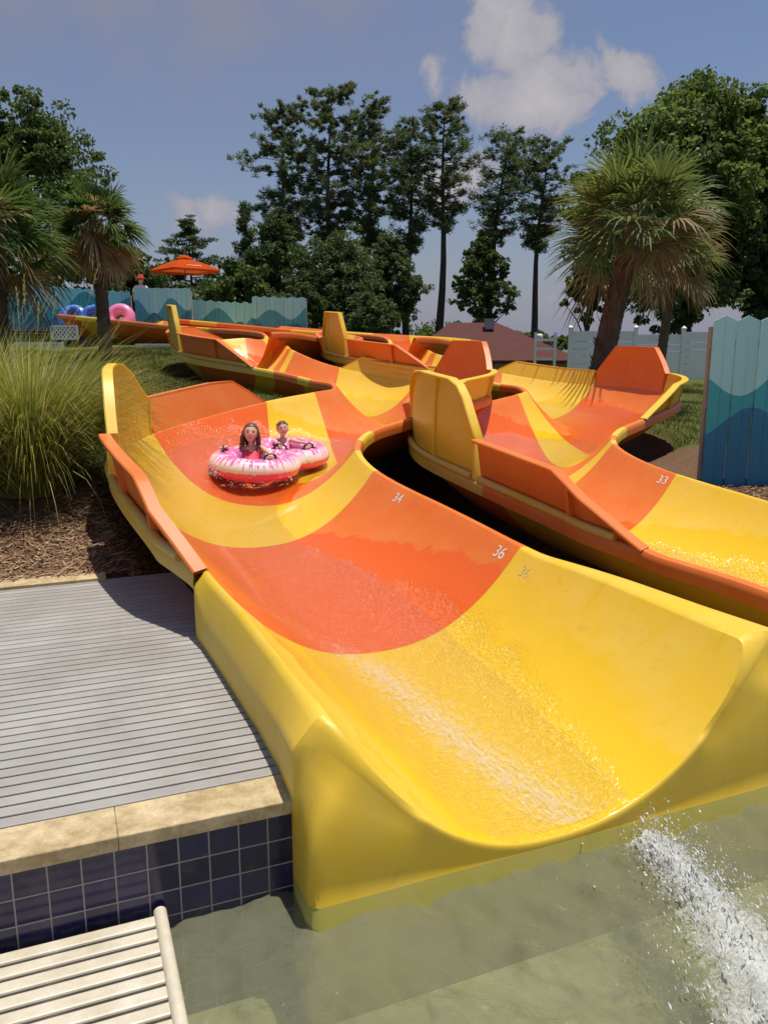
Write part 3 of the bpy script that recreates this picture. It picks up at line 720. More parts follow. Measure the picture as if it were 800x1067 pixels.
# water
def foam_track(x, y):
    """distance to the churned wake below the slide's mouth"""
    P = np.array([[1.10, 3.2], [1.18, 3.02], [1.25, 2.7], [1.27, 2.3], [1.26, 1.8], [1.26, 1.2]]); R0 = np.array([.09, .09, .12, .19, .27, .4])
    best = np.full(np.shape(x), 9.)
    for a, b, ra, rb in zip(P[:-1], P[1:], R0[:-1], R0[1:]):
        ab = b - a; t = np.clip(((x - a[0]) * ab[0] + (y - a[1]) * ab[1]) / (ab @ ab), 0, 1)
        d = np.hypot(x - a[0] - ab[0] * t, y - a[1] - ab[1] * t) / (ra + (rb - ra) * t); best = np.minimum(best, d)
    return best
def waves(x, y):
    r = np.random.default_rng(21); z = np.zeros_like(x); ft = foam_track(x, y); amp = .35 + .9 * np.exp(-ft / 5)
    for k in range(26):
        L = .05 * 8 ** r.uniform(0, 1); a = r.uniform(0, 2 * np.pi); A = .0056 * (L / .3) ** .62
        ph = 2 * np.pi / L * (x * np.cos(a) + y * np.sin(a)) + r.uniform(0, 6.28) + .9 * np.sin(3.1 * x + 2.3 * y + k)
        z += A * np.sin(ph)
    z *= amp
    d0 = np.hypot(x - 1.05, y - 3.1); z += .010 * np.exp(-d0 * .9) * np.sin(38 * d0 - .6)
    ch = np.zeros_like(x)
    for k in range(16):
        L = r.uniform(.03, .14); a = r.uniform(0, 2 * np.pi); ch += np.sin(2 * np.pi / L * (x * np.cos(a) + y * np.sin(a)) + 1.3 * np.sin(7 * x - 5 * y + k * 1.7))
    ch = np.abs(ch) / 4
    return z + np.clip(1.25 - ft, 0, 1) ** 1.1 * (.02 + .03 * ch), ft
ew = np.concatenate([np.linspace(-14, -2.6, 30)[:-1], np.arange(-2.6, 4.2, .022), np.linspace(4.25, 14, 24)])
nw = np.concatenate([np.linspace(-12, -3.2, 20)[:-1], np.arange(-3.2, .1, .022)])
wN, wE = np.meshgrid(nw, ew, indexing='ij'); wx = ORG[0] + E2[0] * wE + N2[0] * wN; wy = ORG[1] + E2[1] * wE + N2[1] * wN
wz, ft = waves(wx, wy)
def mk_water():
    t = NT('green_pool_water'); c = t.coord()
    h = t.math('ADD', t.noise(11, 5, .65, c, 1.2), t.math('MULTIPLY', t.noise(38, 3, .6, c, 1.), .4)); nb = t.bump(h, .7, .035)
    tr = t.n('ShaderNodeBsdfTransparent', Color=(.76, .80, .62)); df = t.n('ShaderNodeBsdfDiffuse', Color=(.26, .265, .17), Normal=t.bump(h, .25, .03))
    rf = t.n('ShaderNodeBsdfRefraction', Color=(.75, .8, .6), IOR=1.2, Roughness=.05, Normal=nb)
    mixs = t.n('ShaderNodeMixShader', Fac=.45); t.t.links.new(tr.outputs[0], mixs.inputs[1]); t.t.links.new(df.outputs[0], mixs.inputs[2])
    g = t.n('ShaderNodeBsdfGlossy', Color=(1, 1, 1), Roughness=.04, Normal=nb); fr = t.n('ShaderNodeFresnel', IOR=1.33, Normal=nb)
    s = t.n('ShaderNodeMixShader', Fac=fr); t.t.links.new(mixs.outputs[0], s.inputs[1]); t.t.links.new(g.outputs[0], s.inputs[2])
    f = t.attr('foam'); nz = t.noise(24, 7, .75, c, 1.4); nz2 = t.noise(90, 3, .7, c)
    k = t.math('ADD', t.math('MULTIPLY', t.math('SUBTRACT', 1.5, f), .62), t.math('MULTIPLY_ADD', nz, 2.1, -1.22))
    k = t.math('ADD', k, t.math('MULTIPLY_ADD', nz2, .7, -.35))
    k = t.ramp(k, [(.04, 0.), (.75, .85)])
    wh = t.n('ShaderNodeBsdfDiffuse', Color=(.62, .63, .61), Normal=t.bump(nz, .35, .03))
    s2 = t.n('ShaderNodeMixShader', Fac=k); t.t.links.new(s.outputs[0], s2.inputs[1]); t.t.links.new(wh.outputs[0], s2.inputs[2])
    return t.done(s2)
water = np_mesh('water', np.stack([wx, wy, wz], -1).reshape(-1, 3), grid_faces(*wx.shape)[:, ::-1], mk_water(), smooth=True, attrs={'foam': ft}); water['kind'] = 'structure'
# spray: droplets and torn strands thrown up along the wake
def spray():
    r = np.random.default_rng(5); bm = bmesh.new(); bmesh.ops.create_icosphere(bm, subdivisions=1, radius=1.0)
    bv = np.array([v.co[:] for v in bm.verts]); bf = np.array([[v.index for v in f.verts] for f in bm.faces]); bm.free()
    n = 6000; t = r.beta(1.1, 1.2, n); P = np.array([[1.13, 3.14], [1.21, 2.85], [1.26, 2.5], [1.27, 1.9], [1.27, 1.3]])
    k = t * (len(P) - 1); i = np.clip(k.astype(int), 0, 3); f = (k - i)[:, None]; c = P[i] * (1 - f) + P[i + 1] * f
    wd = .05 + .13 * t; c = c + r.normal(0, 1, (n, 2)) * wd[:, None]
    z = np.abs(r.normal(0, .055, n)) * (1.2 - .4 * t) + .01; rad = np.exp(r.normal(math.log(.0014), .5, n))
    far = r.random(n) < .12; c[far] += r.normal(0, .22, (far.sum(), 2)); rad[far] *= .6
    st = np.stack([rad * r.uniform(.7, 1.6, n), rad * r.uniform(.7, 1.6, n) * np.where(r.random(n) < .5, r.uniform(1.5, 6, n), 1), rad * r.uniform(.7, 1.8, n)], 1)
    V = bv[None] * st[:, None] + np.stack([c[:, 0], c[:, 1], z], 1)[:, None]
    F = bf[None] + (np.arange(n) * len(bv))[:, None, None]
    tt = NT('white_water_drops'); d = tt.n('ShaderNodeBsdfDiffuse', Color=(.70, .71, .70)); g = tt.n('ShaderNodeBsdfGlossy', Color=(1, 1, 1), Roughness=.1); trn = tt.n('ShaderNodeBsdfTransparent', Color=(1, 1, 1))
    a = tt.n('ShaderNodeMixShader', Fac=.12); tt.t.links.new(d.outputs[0], a.inputs[1]); tt.t.links.new(g.outputs[0], a.inputs[2])
    b = tt.n('ShaderNodeMixShader', Fac=.2); tt.t.links.new(a.outputs[0], b.inputs[1]); tt.t.links.new(trn.outputs[0], b.inputs[2])
    o = np_mesh('water_spray', V.reshape(-1, 3), F.reshape(-1, 3), tt.done(b), smooth=True); o['kind'] = 'stuff'
spray()
# slatted ledge in the corner of the pool
lr = empty('slatted_pool_ledge', en(-1.2, -.5, .06)); tag(lr, 'cream slatted ledge with round edge rail below the blue tiles', 'pool ledge')
M_LEDGE = (lambda t: t.done(t.bsdf(Base__Color=t.mix(t.ramp(t.noise(6, 6, .7, t.coord()), [(.35, 0.), (.8, 1.)]), (.66, .60, .47), (.44, .37, .24)), Roughness=.45)))(NT('cream_plastic_slat'))
def loc_(p, root): return (p[0] - root.location.x, p[1] - root.location.y, p[2] - root.location.z)
m = MB(); n = -.035
while n > -1.6:
    m.box(loc_(en(-2.45, n - .031, .062), lr), (3.8, .054, .03), EANG); n -= .07
for e in (-.9, -1.8, -2.7): m.box(loc_(en(e, -.8, .02), lr), (.05, 1.5, .04), EANG)
o = m.build('slat_grating', M_LEDGE, lr); b_ = o.modifiers.new('edge', 'BEVEL'); b_.width = .008; b_.segments = 2; b_.limit_method = 'ANGLE'
m = MB(); m.tube([loc_(en(-.535, -.02, .07), lr), loc_(en(-.535, -1.6, .07), lr)], .024, 14); m.build('edge_rail', M_LEDGE, lr, angle=40)
m = MB(); m.box(loc_(en(-.6, -.8, -.2), lr), (.06, 1.5, .42), EANG); m.build('support_leg', M_LEDGE, lr)
m = MB(); m.box(loc_(en(-3.6, -.8, -.2), lr), (.06, 1.5, .42), EANG); m.build('support_leg', M_LEDGE, lr)

SLIDE_A = water_slide('yellow and orange slide nearest the deck, with two children on a pink tube riding it', np.zeros(3), [tuple(j) for j in J[1:]], 0,
    [('36', 2.13, .95, .13, MARK, -1.57), ('36', 1.80, .93, .12, MARKF, -1.57), ('34', 3.55, .95, .125, MARK, -1.57)])
JB = [(3.89, 3.89), (4.9, 5.67), (6.2, 6.0), (8.56, 6.4), (9.45, 7.11), (11.5, 11.22), (12.0, 12.78)] + [tuple(j) for j in J[8:]]
SLIDE_B = water_slide('empty yellow and orange slide behind, running down beside the teal board fence', OFFB, JB, 0, [('33', 4.02, .95, .13, MARK, -1.57)], bottom_over=ORA, tall0=3.98, skirt=False)
# ---------------------------------------------------------------- inner tubes
def torus_np(R, r, nu=72, nv=28, sq=1.0, scal=0.):
    u = np.linspace(0, 2 * np.pi, nu, endpoint=False); v = np.linspace(0, 2 * np.pi, nv, endpoint=False)
    U, Vv = np.meshgrid(u, v, indexing='ij'); rr = r * (1 + scal * np.abs(np.sin(U * 13)) * np.clip(np.cos(Vv) + .2, 0, 1))
    x = (R + rr * np.cos(Vv)) * np.cos(U); y = (R + rr * np.cos(Vv)) * np.sin(U); z = rr * np.sin(Vv) * sq
    i, j = np.meshgrid(np.arange(nu), np.arange(nv), indexing='ij'); i2 = (i + 1) % nu; j2 = (j + 1) % nv
    F = np.stack([i * nv + j, i2 * nv + j, i2 * nv + j2, i * nv + j2], -1).reshape(-1, 4)
    return np.stack([x, y, z], -1).reshape(-1, 3), F, Vv.ravel(), U.ravel()
def vinyl(name, top, edge, low, pat=7.):
    t = NT(name); c = t.coord(); v = t.attr('minor')         # 0 outer equator, .25 top, .5 inner, .75 bottom
    w = t.n('ShaderNodeTexNoise', Vector=t.mapping(c, (1, 1, .4)), Scale=pat * 1.6, Detail=3., Roughness=.6, Distortion=.8).outputs[0]
    ang = t.attr('major'); spk = t.math('ADD', t.math('MULTIPLY', t.math('SINE', t.math('MULTIPLY', ang, 41.)), .05), t.math('MULTIPLY', t.math('SINE', t.math('MULTIPLY', ang, 97.)), .04))
    lim = t.math('ADD', t.math('MULTIPLY_ADD', w, .26, -.01), spk)
    k = t.math('MULTIPLY', t.math('SUBTRACT', v, lim), 30., clamp=True)
    up = t.mix(k, edge, t.mix(t.ramp(w, [(.56, 0.), (.62, 1.)]), top, edge))
    lo = t.math('MAXIMUM', t.math('GREATER_THAN', v, .62), t.math('LESS_THAN', v, .0))
    isl = t.math('GREATER_THAN', v, .62)
    return t.done(t.bsdf(Base__Color=t.mix(isl, up, low), Roughness=.28, Coat__Weight=.2, Normal=t.bump(t.noise(30, 2, .5, c), .08, .004)))
PINKV = vinyl('pink_tie_dye_vinyl', (.72, .17, .42), (.84, .74, .74), (.82, .085, .20))
BLUEV = vinyl('blue_vinyl', (.02, .10, .45), (.25, .42, .70), (.02, .07, .35))
PPINK = plain('pale_pink_vinyl', (.78, .22, .42), .35, .05)
def handle(root, p, rz, s=1.):
    m = MB(); pts = [(-.075 * s, 0, -.005), (-.06 * s, 0, .035 * s), (-.02 * s, 0, .05 * s), (.02 * s, 0, .05 * s), (.06 * s, 0, .035 * s), (.075 * s, 0, -.005)]
    m.tube(pts, .013, 10); m.box((-.078 * s, 0, -.006), (.05, .06, .012)); m.box((.078 * s, 0, -.006), (.05, .06, .012))
    o = m.build('grab_handle', BLACKP, root, angle=40); o.location = p; o.rotation_euler = (0, 0, rz); return o
def ring_mesh(root, R, r, loc, mat, name='ring', scal=0., sq=.86):
    V, F, v, u = torus_np(R, r, 96, 32, sq, scal); V = V + loc
    mn = (v / (2 * np.pi))
    return np_mesh(name, V, F, mat, root, smooth=True, attrs={'minor': mn, 'major': u})
C1 = np.array([-1.47, 9.14]); C2 = np.array([-1.17, 9.76])
TZ = .80
tube = empty('double_inner_tube', (C1[0], C1[1], TZ)); tag(tube, 'pink and white tie-dye double tube with red underside, carrying two children down the slide', 'inner tube')
tube.rotation_euler = (R_(5), R_(-3), math.atan2(C2[1] - C1[1], C2[0] - C1[0]))
DL = float(np.linalg.norm(C2 - C1))
ring_mesh(tube, .365, .152, (0, 0, -.012), PINKV, scal=.035); ring_mesh(tube, .355, .148, (DL, 0, -.012), PINKV, scal=.035)
# bolsters that join the two rings into one peanut-shaped raft
for sd in (-1, 1):
    xs = np.linspace(.02, DL - .02, 24); vv = np.linspace(0, 2 * np.pi, 32, endpoint=False); XX, VV = np.meshgrid(xs, vv, indexing='ij')
    f = np.sin(np.pi * XX / DL); rr_ = (.150 - .012 * f) * (1 + .035 * np.abs(np.sin(XX * 36)) * np.clip(np.cos(VV) + .2, 0, 1)); yc = .362 - .085 * f
    Yb = sd * (yc + rr_ * np.cos(VV)); Zb = rr_ * np.sin(VV) * .86 - .012
    ii, jj = np.meshgrid(np.arange(23), np.arange(32), indexing='ij'); Fb = np.stack([ii * 32 + jj, (ii + 1) * 32 + jj, (ii + 1) * 32 + (jj + 1) % 32, ii * 32 + (jj + 1) % 32], -1).reshape(-1, 4)
    np_mesh('side_bolster', np.stack([XX, Yb, Zb], -1).reshape(-1, 3), Fb[:, ::-1] if sd < 0 else Fb, PINKV, tube, smooth=True, attrs={'minor': VV / (2 * np.pi), 'major': XX * 2.8 + sd})
tube_m = Matrix.Translation(tube.location) @ tube.rotation_euler.to_matrix().to_4x4()
def tube_w(p): return tube_m @ Vector(p)
def tube_l(p): return tube_m.inverted() @ Vector(p)
HANDS = {}
for nm, (ring, phi) in dict(g1=(0, 185), g2=(0, 305), b1=(1, 262), b2=(1, 318)).items():
    R = .36; a = R_(phi) - tube.rotation_euler.z; x = ring * DL + R * math.cos(a); y = R * math.sin(a)
    handle(tube, (x, y, .118), a + math.pi / 2); HANDS[nm] = tube_w((x, y, .172))
# ---------------------------------------------------------------- people
def skinmat(name, col):
    t = NT(name); c = t.coord(); n = t.noise(30, 3, .5, c)
    return t.done(t.bsdf(Base__Color=t.mix(n, tuple(x * .92 for x in col), tuple(min(1, x * 1.08) for x in col)), Roughness=.5, Subsurface__Weight=.12, Subsurface__Radius=(.02, .008, .004), Subsurface__Scale=.3))
SKIN = skinmat('sunlit_skin', (.74, .47, .34)); HAIRB = plain('brown_hair', (.12, .055, .026), .5, .35, 60.); HAIRL = plain('light_brown_hair', (.15, .085, .045), .5, .3, 60.)
EYE = plain('dark_eye', (.02, .015, .012), .2); LIP = plain('lip', (.45, .13, .11), .5); EYEW = plain('eye_white', (.7, .68, .65), .3)
CORAL = plain('coral_swimsuit', (.68, .06, .09), .7, .15); REDH = plain('red_cap_cloth', (.55, .03, .02), .8); WSHIRT = plain('white_shirt', (.75, .74, .72), .85); NAVY = plain('red_shorts_cloth', (.4, .03, .03), .8)
def skin_body(name, joints, edges, rad, mat, parent, root_i=0, sub=2):
    me = bpy.data.meshes.new(name); me.from_pydata([tuple(j) for j in joints], edges, [])
    o = bpy.data.objects.new(name, me); COL.objects.link(o)
    sk = o.modifiers.new('skin', 'SKIN'); sk.use_smooth_shade = True; sk.branch_smoothing = .4
    if not me.skin_vertices: me.skin_vertices.new()
    for i, r in enumerate(rad):
        rr = r if hasattr(r, '__len__') else (r, r)
        me.skin_vertices[0].data[i].radius = rr; me.skin_vertices[0].data[i].use_root = (i == root_i)
    ss = o.modifiers.new('sub', 'SUBSURF'); ss.levels = sub; ss.render_levels = sub
    dg = bpy.context.evaluated_depsgraph_get(); me2 = bpy.data.meshes.new_from_object(o.evaluated_get(dg)); me2.name = name
    bpy.data.objects.remove(o); bpy.data.meshes.remove(me)
    me2.materials.clear(); me2.materials.append(mat)
    me2.polygons.foreach_set('use_smooth', [True] * len(me2.polygons))
    return link(bpy.data.objects.new(name, me2), parent)
def head_shape(n=40, m=30, s=1.0):
    """child head, face toward -y, origin at centre, height .21*s; returns V, F"""
    V = []; F = []
    for i in range(m + 1):
        th = math.pi * i / m; z = math.cos(th); rr = math.sin(th)
        for k in range(n):
            ph = 2 * math.pi * k / n; x = rr * math.sin(ph); y = -rr * math.cos(ph)
            X, Y, Z = x * .080, y * .090, z * .105
            if z < -.1:  # jaw tapers, chin
                f = (-.1 - z) / .9; X *= 1 - .38 * f; Y *= 1 - .22 * f; 
                if y < 0: Y *= 1 + .10 * f
            if y < -.3:
                def g(cx, cz, sx, sz): return math.exp(-((X - cx) / sx) ** 2 - ((Z - cz) / sz) ** 2)
                Y -= .017 * g(0, -.022, .011, .018) + .008 * g(0, .0, .008, .022)     # nose
                Y += .008 * (g(.029, .006, .014, .010) + g(-.029, .006, .014, .010))   # eye sockets
                Y -= .005 * g(0, -.055, .020, .008) ; Y += .004 * g(0, -.049, .018, .0035)
                Y -= .006 * g(0, -.088, .02, .012)
                Y -= .005 * (g(.04, -.025, .02, .02) + g(-.04, -.025, .02, .02))
            V.append((X * s, Y * s, Z * s))
    for i in range(m):
        for k in range(n):
            k2 = (k + 1) % n; F.append((i * n + k, (i + 1) * n + k, (i + 1) * n + k2, i * n + k2))
    return np.array(V), F
def ball(mb, c, r, mi=0, n=10, m=7):
    vs = []; fs = []
    rx, ry, rz = r if hasattr(r, '__len__') else (r, r, r)
    for i in range(m + 1):
        t = math.pi * i / m
        for k in range(n):
            p = 2 * math.pi * k / n; vs.append((c[0] + rx * math.sin(t) * math.cos(p), c[1] + ry * math.sin(t) * math.sin(p), c[2] + rz * math.cos(t)))
    for i in range(m):
        for k in range(n):
            k2 = (k + 1) % n; fs.append((i * n + k, i * n + k2, (i + 1) * n + k2, (i + 1) * n + k))
    mb.add(vs, fs, mi)
def hand_chain(J, Ed, Rd, wrist_i, wrist, dirv, side, up, s=1.):
    """palm, four unequal bent fingers and a thumb, closing round a bar"""
    d = Vector(dirv).normalized(); sd = Vector(side).normalized(); u = Vector(up).normalized()
    palm = Vector(wrist) + d * .04 * s; J.append(palm); Rd.append((.022 * s, .014 * s)); pi_ = len(J) - 1; Ed.append((wrist_i, pi_))
    for k, (o, L) in enumerate(((-.020, .030), (-.007, .036), (.007, .034), (.019, .026))):
        a = palm + sd * o * s + d * .018 * s; b = a + d * L * .7 * s; c = b + d * L * .2 * s - u * L * .7 * s
        i0 = len(J); J += [a, b, c]; Rd += [.0075 * s, .0068 * s, .0055 * s]; Ed += [(pi_, i0), (i0, i0 + 1), (i0 + 1, i0 + 2)]
    a = Vector(wrist) + d * .018 * s - sd * .024 * s; b = a + d * .022 * s - u * .014 * s; i0 = len(J); J += [a, b]; Rd += [.0085 * s, .0065 * s]; Ed += [(pi_, i0), (i0, i0 + 1)]
def child(label, seat, s, yaw, handR, handL, hair_mat, long_hair, suit, lean=.10, tilt=(0, 0)):
    """seated child facing the camera, hips at 'seat'; all coordinates local to the hips, face toward -y before yaw"""
    root = empty('person', seat, yaw); tag(root, label, 'person', 'children riding the pink tube')
    inv = (Matrix.Translation(Vector(seat)) @ Matrix.Rotation(yaw, 4, 'Z')).inverted()
    hr = inv @ Vector(handR); hl = inv @ Vector(handL)
    hips = Vector((0, 0, .06)) * s; waist = Vector((0, lean * .45, .135)) * s; chest = Vector((0, lean * .85, .22)) * s; neckb = Vector((0, lean * .98, .285)) * s; neck = Vector((0, lean * .95, .315)) * s; headb = Vector((0, lean * .88, .345)) * s
    J = [hips, waist, chest, neckb, neck, headb]; Rd = [(.085 * s, .075 * s), (.075 * s, .062 * s), (.088 * s, .066 * s), (.05 * s, .042 * s), .030 * s, .036 * s]; Ed = [(0, 1), (1, 2), (2, 3), (3, 4), (4, 5)]
    for sx, hnd in ((-1, hr), (1, hl)):
        sh = Vector((sx * .112 * s, lean * .95 * s, .262 * s)); i = len(J); J.append(sh); Rd.append(.034 * s); Ed.append((2, i))
        wrist = hnd + (sh - hnd).normalized() * .05 * s; mid = (sh + wrist) / 2; dv = wrist - sh
        need = max(0, (.33 * s) ** 2 / 4 - (dv.length / 2) ** 2) ** .5
        el = mid + Vector((sx * .55, .25, -.5)).normalized() * min(.09 * s, need + .015)
        J += [el, wrist]; Rd += [.025 * s, .018 * s]; Ed += [(i, i + 1), (i + 1, i + 2)]
        fd = (hnd - wrist); fd.z -= .01
        hand_chain(J, Ed, Rd, i + 2, wrist, fd, Vector((0, 0, 1)).cross(fd) * -sx, (0, 0, 1), s * 1.0)
        hp = Vector((sx * .06 * s, -.03 * s, .06 * s)); kn = Vector((sx * .10 * s, -.19 * s, .17 * s)); an = Vector((sx * .05 * s, -.16 * s, .0)); ft = Vector((sx * .05 * s, -.21 * s, -.03 * s))
        i = len(J); J += [hp, kn, an, ft]; Rd += [.062 * s, .042 * s, .027 * s, (.024 * s, .018 * s)]; Ed += [(0, i), (i, i + 1), (i + 1, i + 2), (i + 2, i + 3)]
    body = skin_body('body', J, Ed, Rd, SKIN, root)
    # head joined into the body mesh
    HV, HF = head_shape(s=s); hc = Vector((0, lean * .80 * s, .425 * s))
    Rm = Matrix.Rotation(tilt[0], 3, 'X') @ Matrix.Rotation(tilt[1], 3, 'Y')
    HV = HV @ np.array(Rm).T + np.array(hc)
    mb = MB(); me = body.data
    mb.add([v.co for v in me.vertices], [tuple(p.vertices) for p in me.polygons]); mb.add(HV, HF)
    def hp_(x, y, z): return tuple(Rm @ Vector((x * s, y * s, z * s)) + hc)
    for sx in (-1, 1):
        ball(mb, hp_(sx * .074, .006, -.01), (.012 * s, .018 * s, .026 * s))           # ears
        ball(mb, hp_(sx * .028, -.0735, .004), (.0098 * s, .005 * s, .0055 * s), 1); ball(mb, hp_(sx * .028, -.0785, .004), (.0050 * s, .004 * s, .0052 * s), 2)
        mb.tube([hp_(sx * .014, -.086, .021), hp_(sx * .030, -.083, .026), hp_(sx * .044, -.072, .021)], .0026 * s, 6, 4)
    mb.tube([hp_(-.022, -.083, -.050), hp_(-.010, -.0905, -.0555), hp_(.010, -.0905, -.0555), hp_(.022, -.083, -.050)], [.003 * s, .0055 * s, .0055 * s, .003 * s], 8, 3)
    bpy.data.objects.remove(body); body = mb.build('body', [SKIN, EYEW, EYE, LIP, hair_mat], root, smooth=True)
    # hair: cap plus locks
    h = MB(); HV2, HF2 = head_shape(n=44, m=34, s=s)
    cap = []; idx = {}
    for i, p in enumerate(HV2):
        q = p / s; keep = (q[2] > .045 - .25 * max(0, q[1] + .02) and not (q[1] < -.062 and q[2] < .058)) or (q[1] > .005 and q[2] > -.06)
        if keep: idx[i] = len(cap); cap.append(p * [1.08, 1.07, 1.055] + np.array([0, .003, .002]) * s + (random.random() - .5) * .003 * s)
    fs = [tuple(idx[v] for v in f) for f in HF2 if all(v in idx for v in f)]
    h.add(np.array(cap) @ np.array(Rm).T + np.array(hc), fs)
    rr = random.Random(3)
    if long_hair:
        for k in range(70):
            a = rr.uniform(1.05, 2 * math.pi - 1.05)   # around the head except the face
            x0, y0 = .078 * math.sin(a), -.088 * math.cos(a)
            L = rr.uniform(.13, .22); tw = rr.uniform(-.02, .02); out = 1.0 + rr.uniform(.02, .16)
            pts = [hp_(x0 * .75, y0 * .75, .075), hp_(x0 * 1.04, y0 * 1.04, .02), hp_(x0 * out * 1.06 + tw * .5, y0 * out + .005, -.05), hp_(x0 * out * 1.12 + tw, y0 * out + .01, -L)]
            h.tube(pts, [.006 * s, .0095 * s, .008 * s, .002 * s], 6)
    else:
        for k in range(60):
            a = rr.uniform(0, 2 * math.pi); r = rr.uniform(0, 1)
            if math.cos(a) > .55 and r > .8: continue
            x0, y0 = .078 * math.sin(a) * r, -.088 * math.cos(a) * r; z0 = .105 * math.sqrt(max(0, 1 - r * r * .85))
            h.tube([hp_(x0, y0, z0 - .004), hp_(x0 * 1.1 + rr.uniform(-.01, .01), y0 * 1.1 - .012, z0 + .006), hp_(x0 * 1.15, y0 * 1.15 - .022, z0 - .006)], [.006 * s, .005 * s, .0015 * s], 5)
    h.build('hair', hair_mat, root, smooth=True)
    if suit:     # swimsuit: torso faces offset outward
        me = body.data; vs = {}; out = MB(); pv = []; pf = []
        for p in me.polygons:
            c = p.center / s
            if p.material_index == 0 and .01 < c.z < .25 and abs(c.x) < .092 and c.y > -.10 and not (c.z > .215 and abs(c.x) < .03):
                if c.z > .225 and abs(abs(c.x) - .055) > .022: continue
                f = []
                for vi in p.vertices:
                    if vi not in vs: vs[vi] = len(pv); v = me.vertices[vi]; pv.append(tuple(v.co + v.normal * .006))
                    f.append(vs[vi])
                pf.append(f)
        out.add(pv, pf); sw = out.build('swimsuit', suit, root, smooth=True); so = sw.modifiers.new('cloth', 'SOLIDIFY'); so.thickness = .004
    return root
g_seat = tube_w((0, .05, -.15)); b_seat = tube_w((DL, .04, -.11))
child('girl with long brown hair and coral swimsuit gripping the pink tube handles', g_seat, 1.08, .12, HANDS['g1'], HANDS['g2'], HAIRB, True, CORAL, .20, (-.12, .08))
child('small light-haired child leaning low in the far ring of the pink tube', b_seat, .88, .25, HANDS['b1'], HANDS['b2'], HAIRL, False, PPINK, .20, (-.12, -.1))
# splash at the tube's nose
def tube_splash():
    r = np.random.default_rng(9); n = 420; bm = bmesh.new(); bmesh.ops.create_icosphere(bm, subdivisions=1, radius=1.0)
    bv = np.array([v.co[:] for v in bm.verts]); bf = np.array([[v.index for v in f.verts] for f in bm.faces]); bm.free()
    a = np.where(r.random(n) < .75, r.normal(3.75, .25, n), r.normal(4.9, .5, n)); R = .50 + np.abs(r.normal(0, .06, n))
    X = C1[0] + R * np.cos(a); Y = C1[1] + R * np.sin(a); Z = .60 + np.abs(r.normal(0, .07, n)) + .10 * (np.cos(a) < -.6); rad = np.exp(r.normal(math.log(.0035), .45, n))
    V = bv[None] * rad[:, None, None] + np.stack([X, Y, Z], 1)[:, None]; F = bf[None] + (np.arange(n) * len(bv))[:, None, None]
    o = np_mesh('tube_splash', V.reshape(-1, 3), F.reshape(-1, 3), bpy.data.materials['white_water_drops'], smooth=True); o['kind'] = 'stuff'
tube_splash()

# ---------------------------------------------------------------- start platform, spare tubes, umbrella, attendant
SP = np.array([-9.3, 24.6])
sd = MB(); PR = math.atan2(.435, -.9) + math.pi     # slide start runs along this heading
M_WOOD = plain('weathered_timber', (.20, .15, .10), .8, .25, 6.)
for k in range(26): sd.box((-9.4 + .03 * k, 23.55 + .145 * k, 2.46 + (.12 if k > 11 else 0)), (6.4, .138, .04), 0)
for x in (-12, -9.4, -6.9): 
    for y in (23.6, 27.0): sd.box((x, y, 2.2), (.14, .14, .5))
o = sd.build('start_platform', M_WOOD); tag(o, 'timber launch platform at the top of the slides behind the spare tubes', 'platform')
def up_tube(label, loc, mat, R, r, rz, tilt, double=0., group=None):
    root = empty('inner_tube', loc, rz); tag(root, label, 'inner tube', 'spare tubes at the top of the slides')
    for k in range(2 if double else 1):
        V, F, v, u = torus_np(R, r, 48, 20, 1.0, .03); M = np.array(Matrix.Rotation(tilt, 3, 'X'))
        V = (V + [k * double, 0, 0]) @ M.T + [0, 0, R * math.sin(tilt) + r]
        np_mesh('ring', V, F, mat, root, smooth=True, attrs={'minor': v / (2 * np.pi), 'major': u})
        hb = handle(root, tuple(M @ np.array([k * double + .0, -R, r]) + [0, 0, R * math.sin(tilt) + r]), 0, .9)
    return root
up_tube('blue double tube leaning by the fence at the slide top', (-8.86, 23.62, 2.48), BLUEV, .27, .145, 0, R_(66), .60)
up_tube('plain pink ring standing alone beside the blue tube', (-7.52, 23.62, 2.48), PPINK, .27, .155, 0, R_(70))
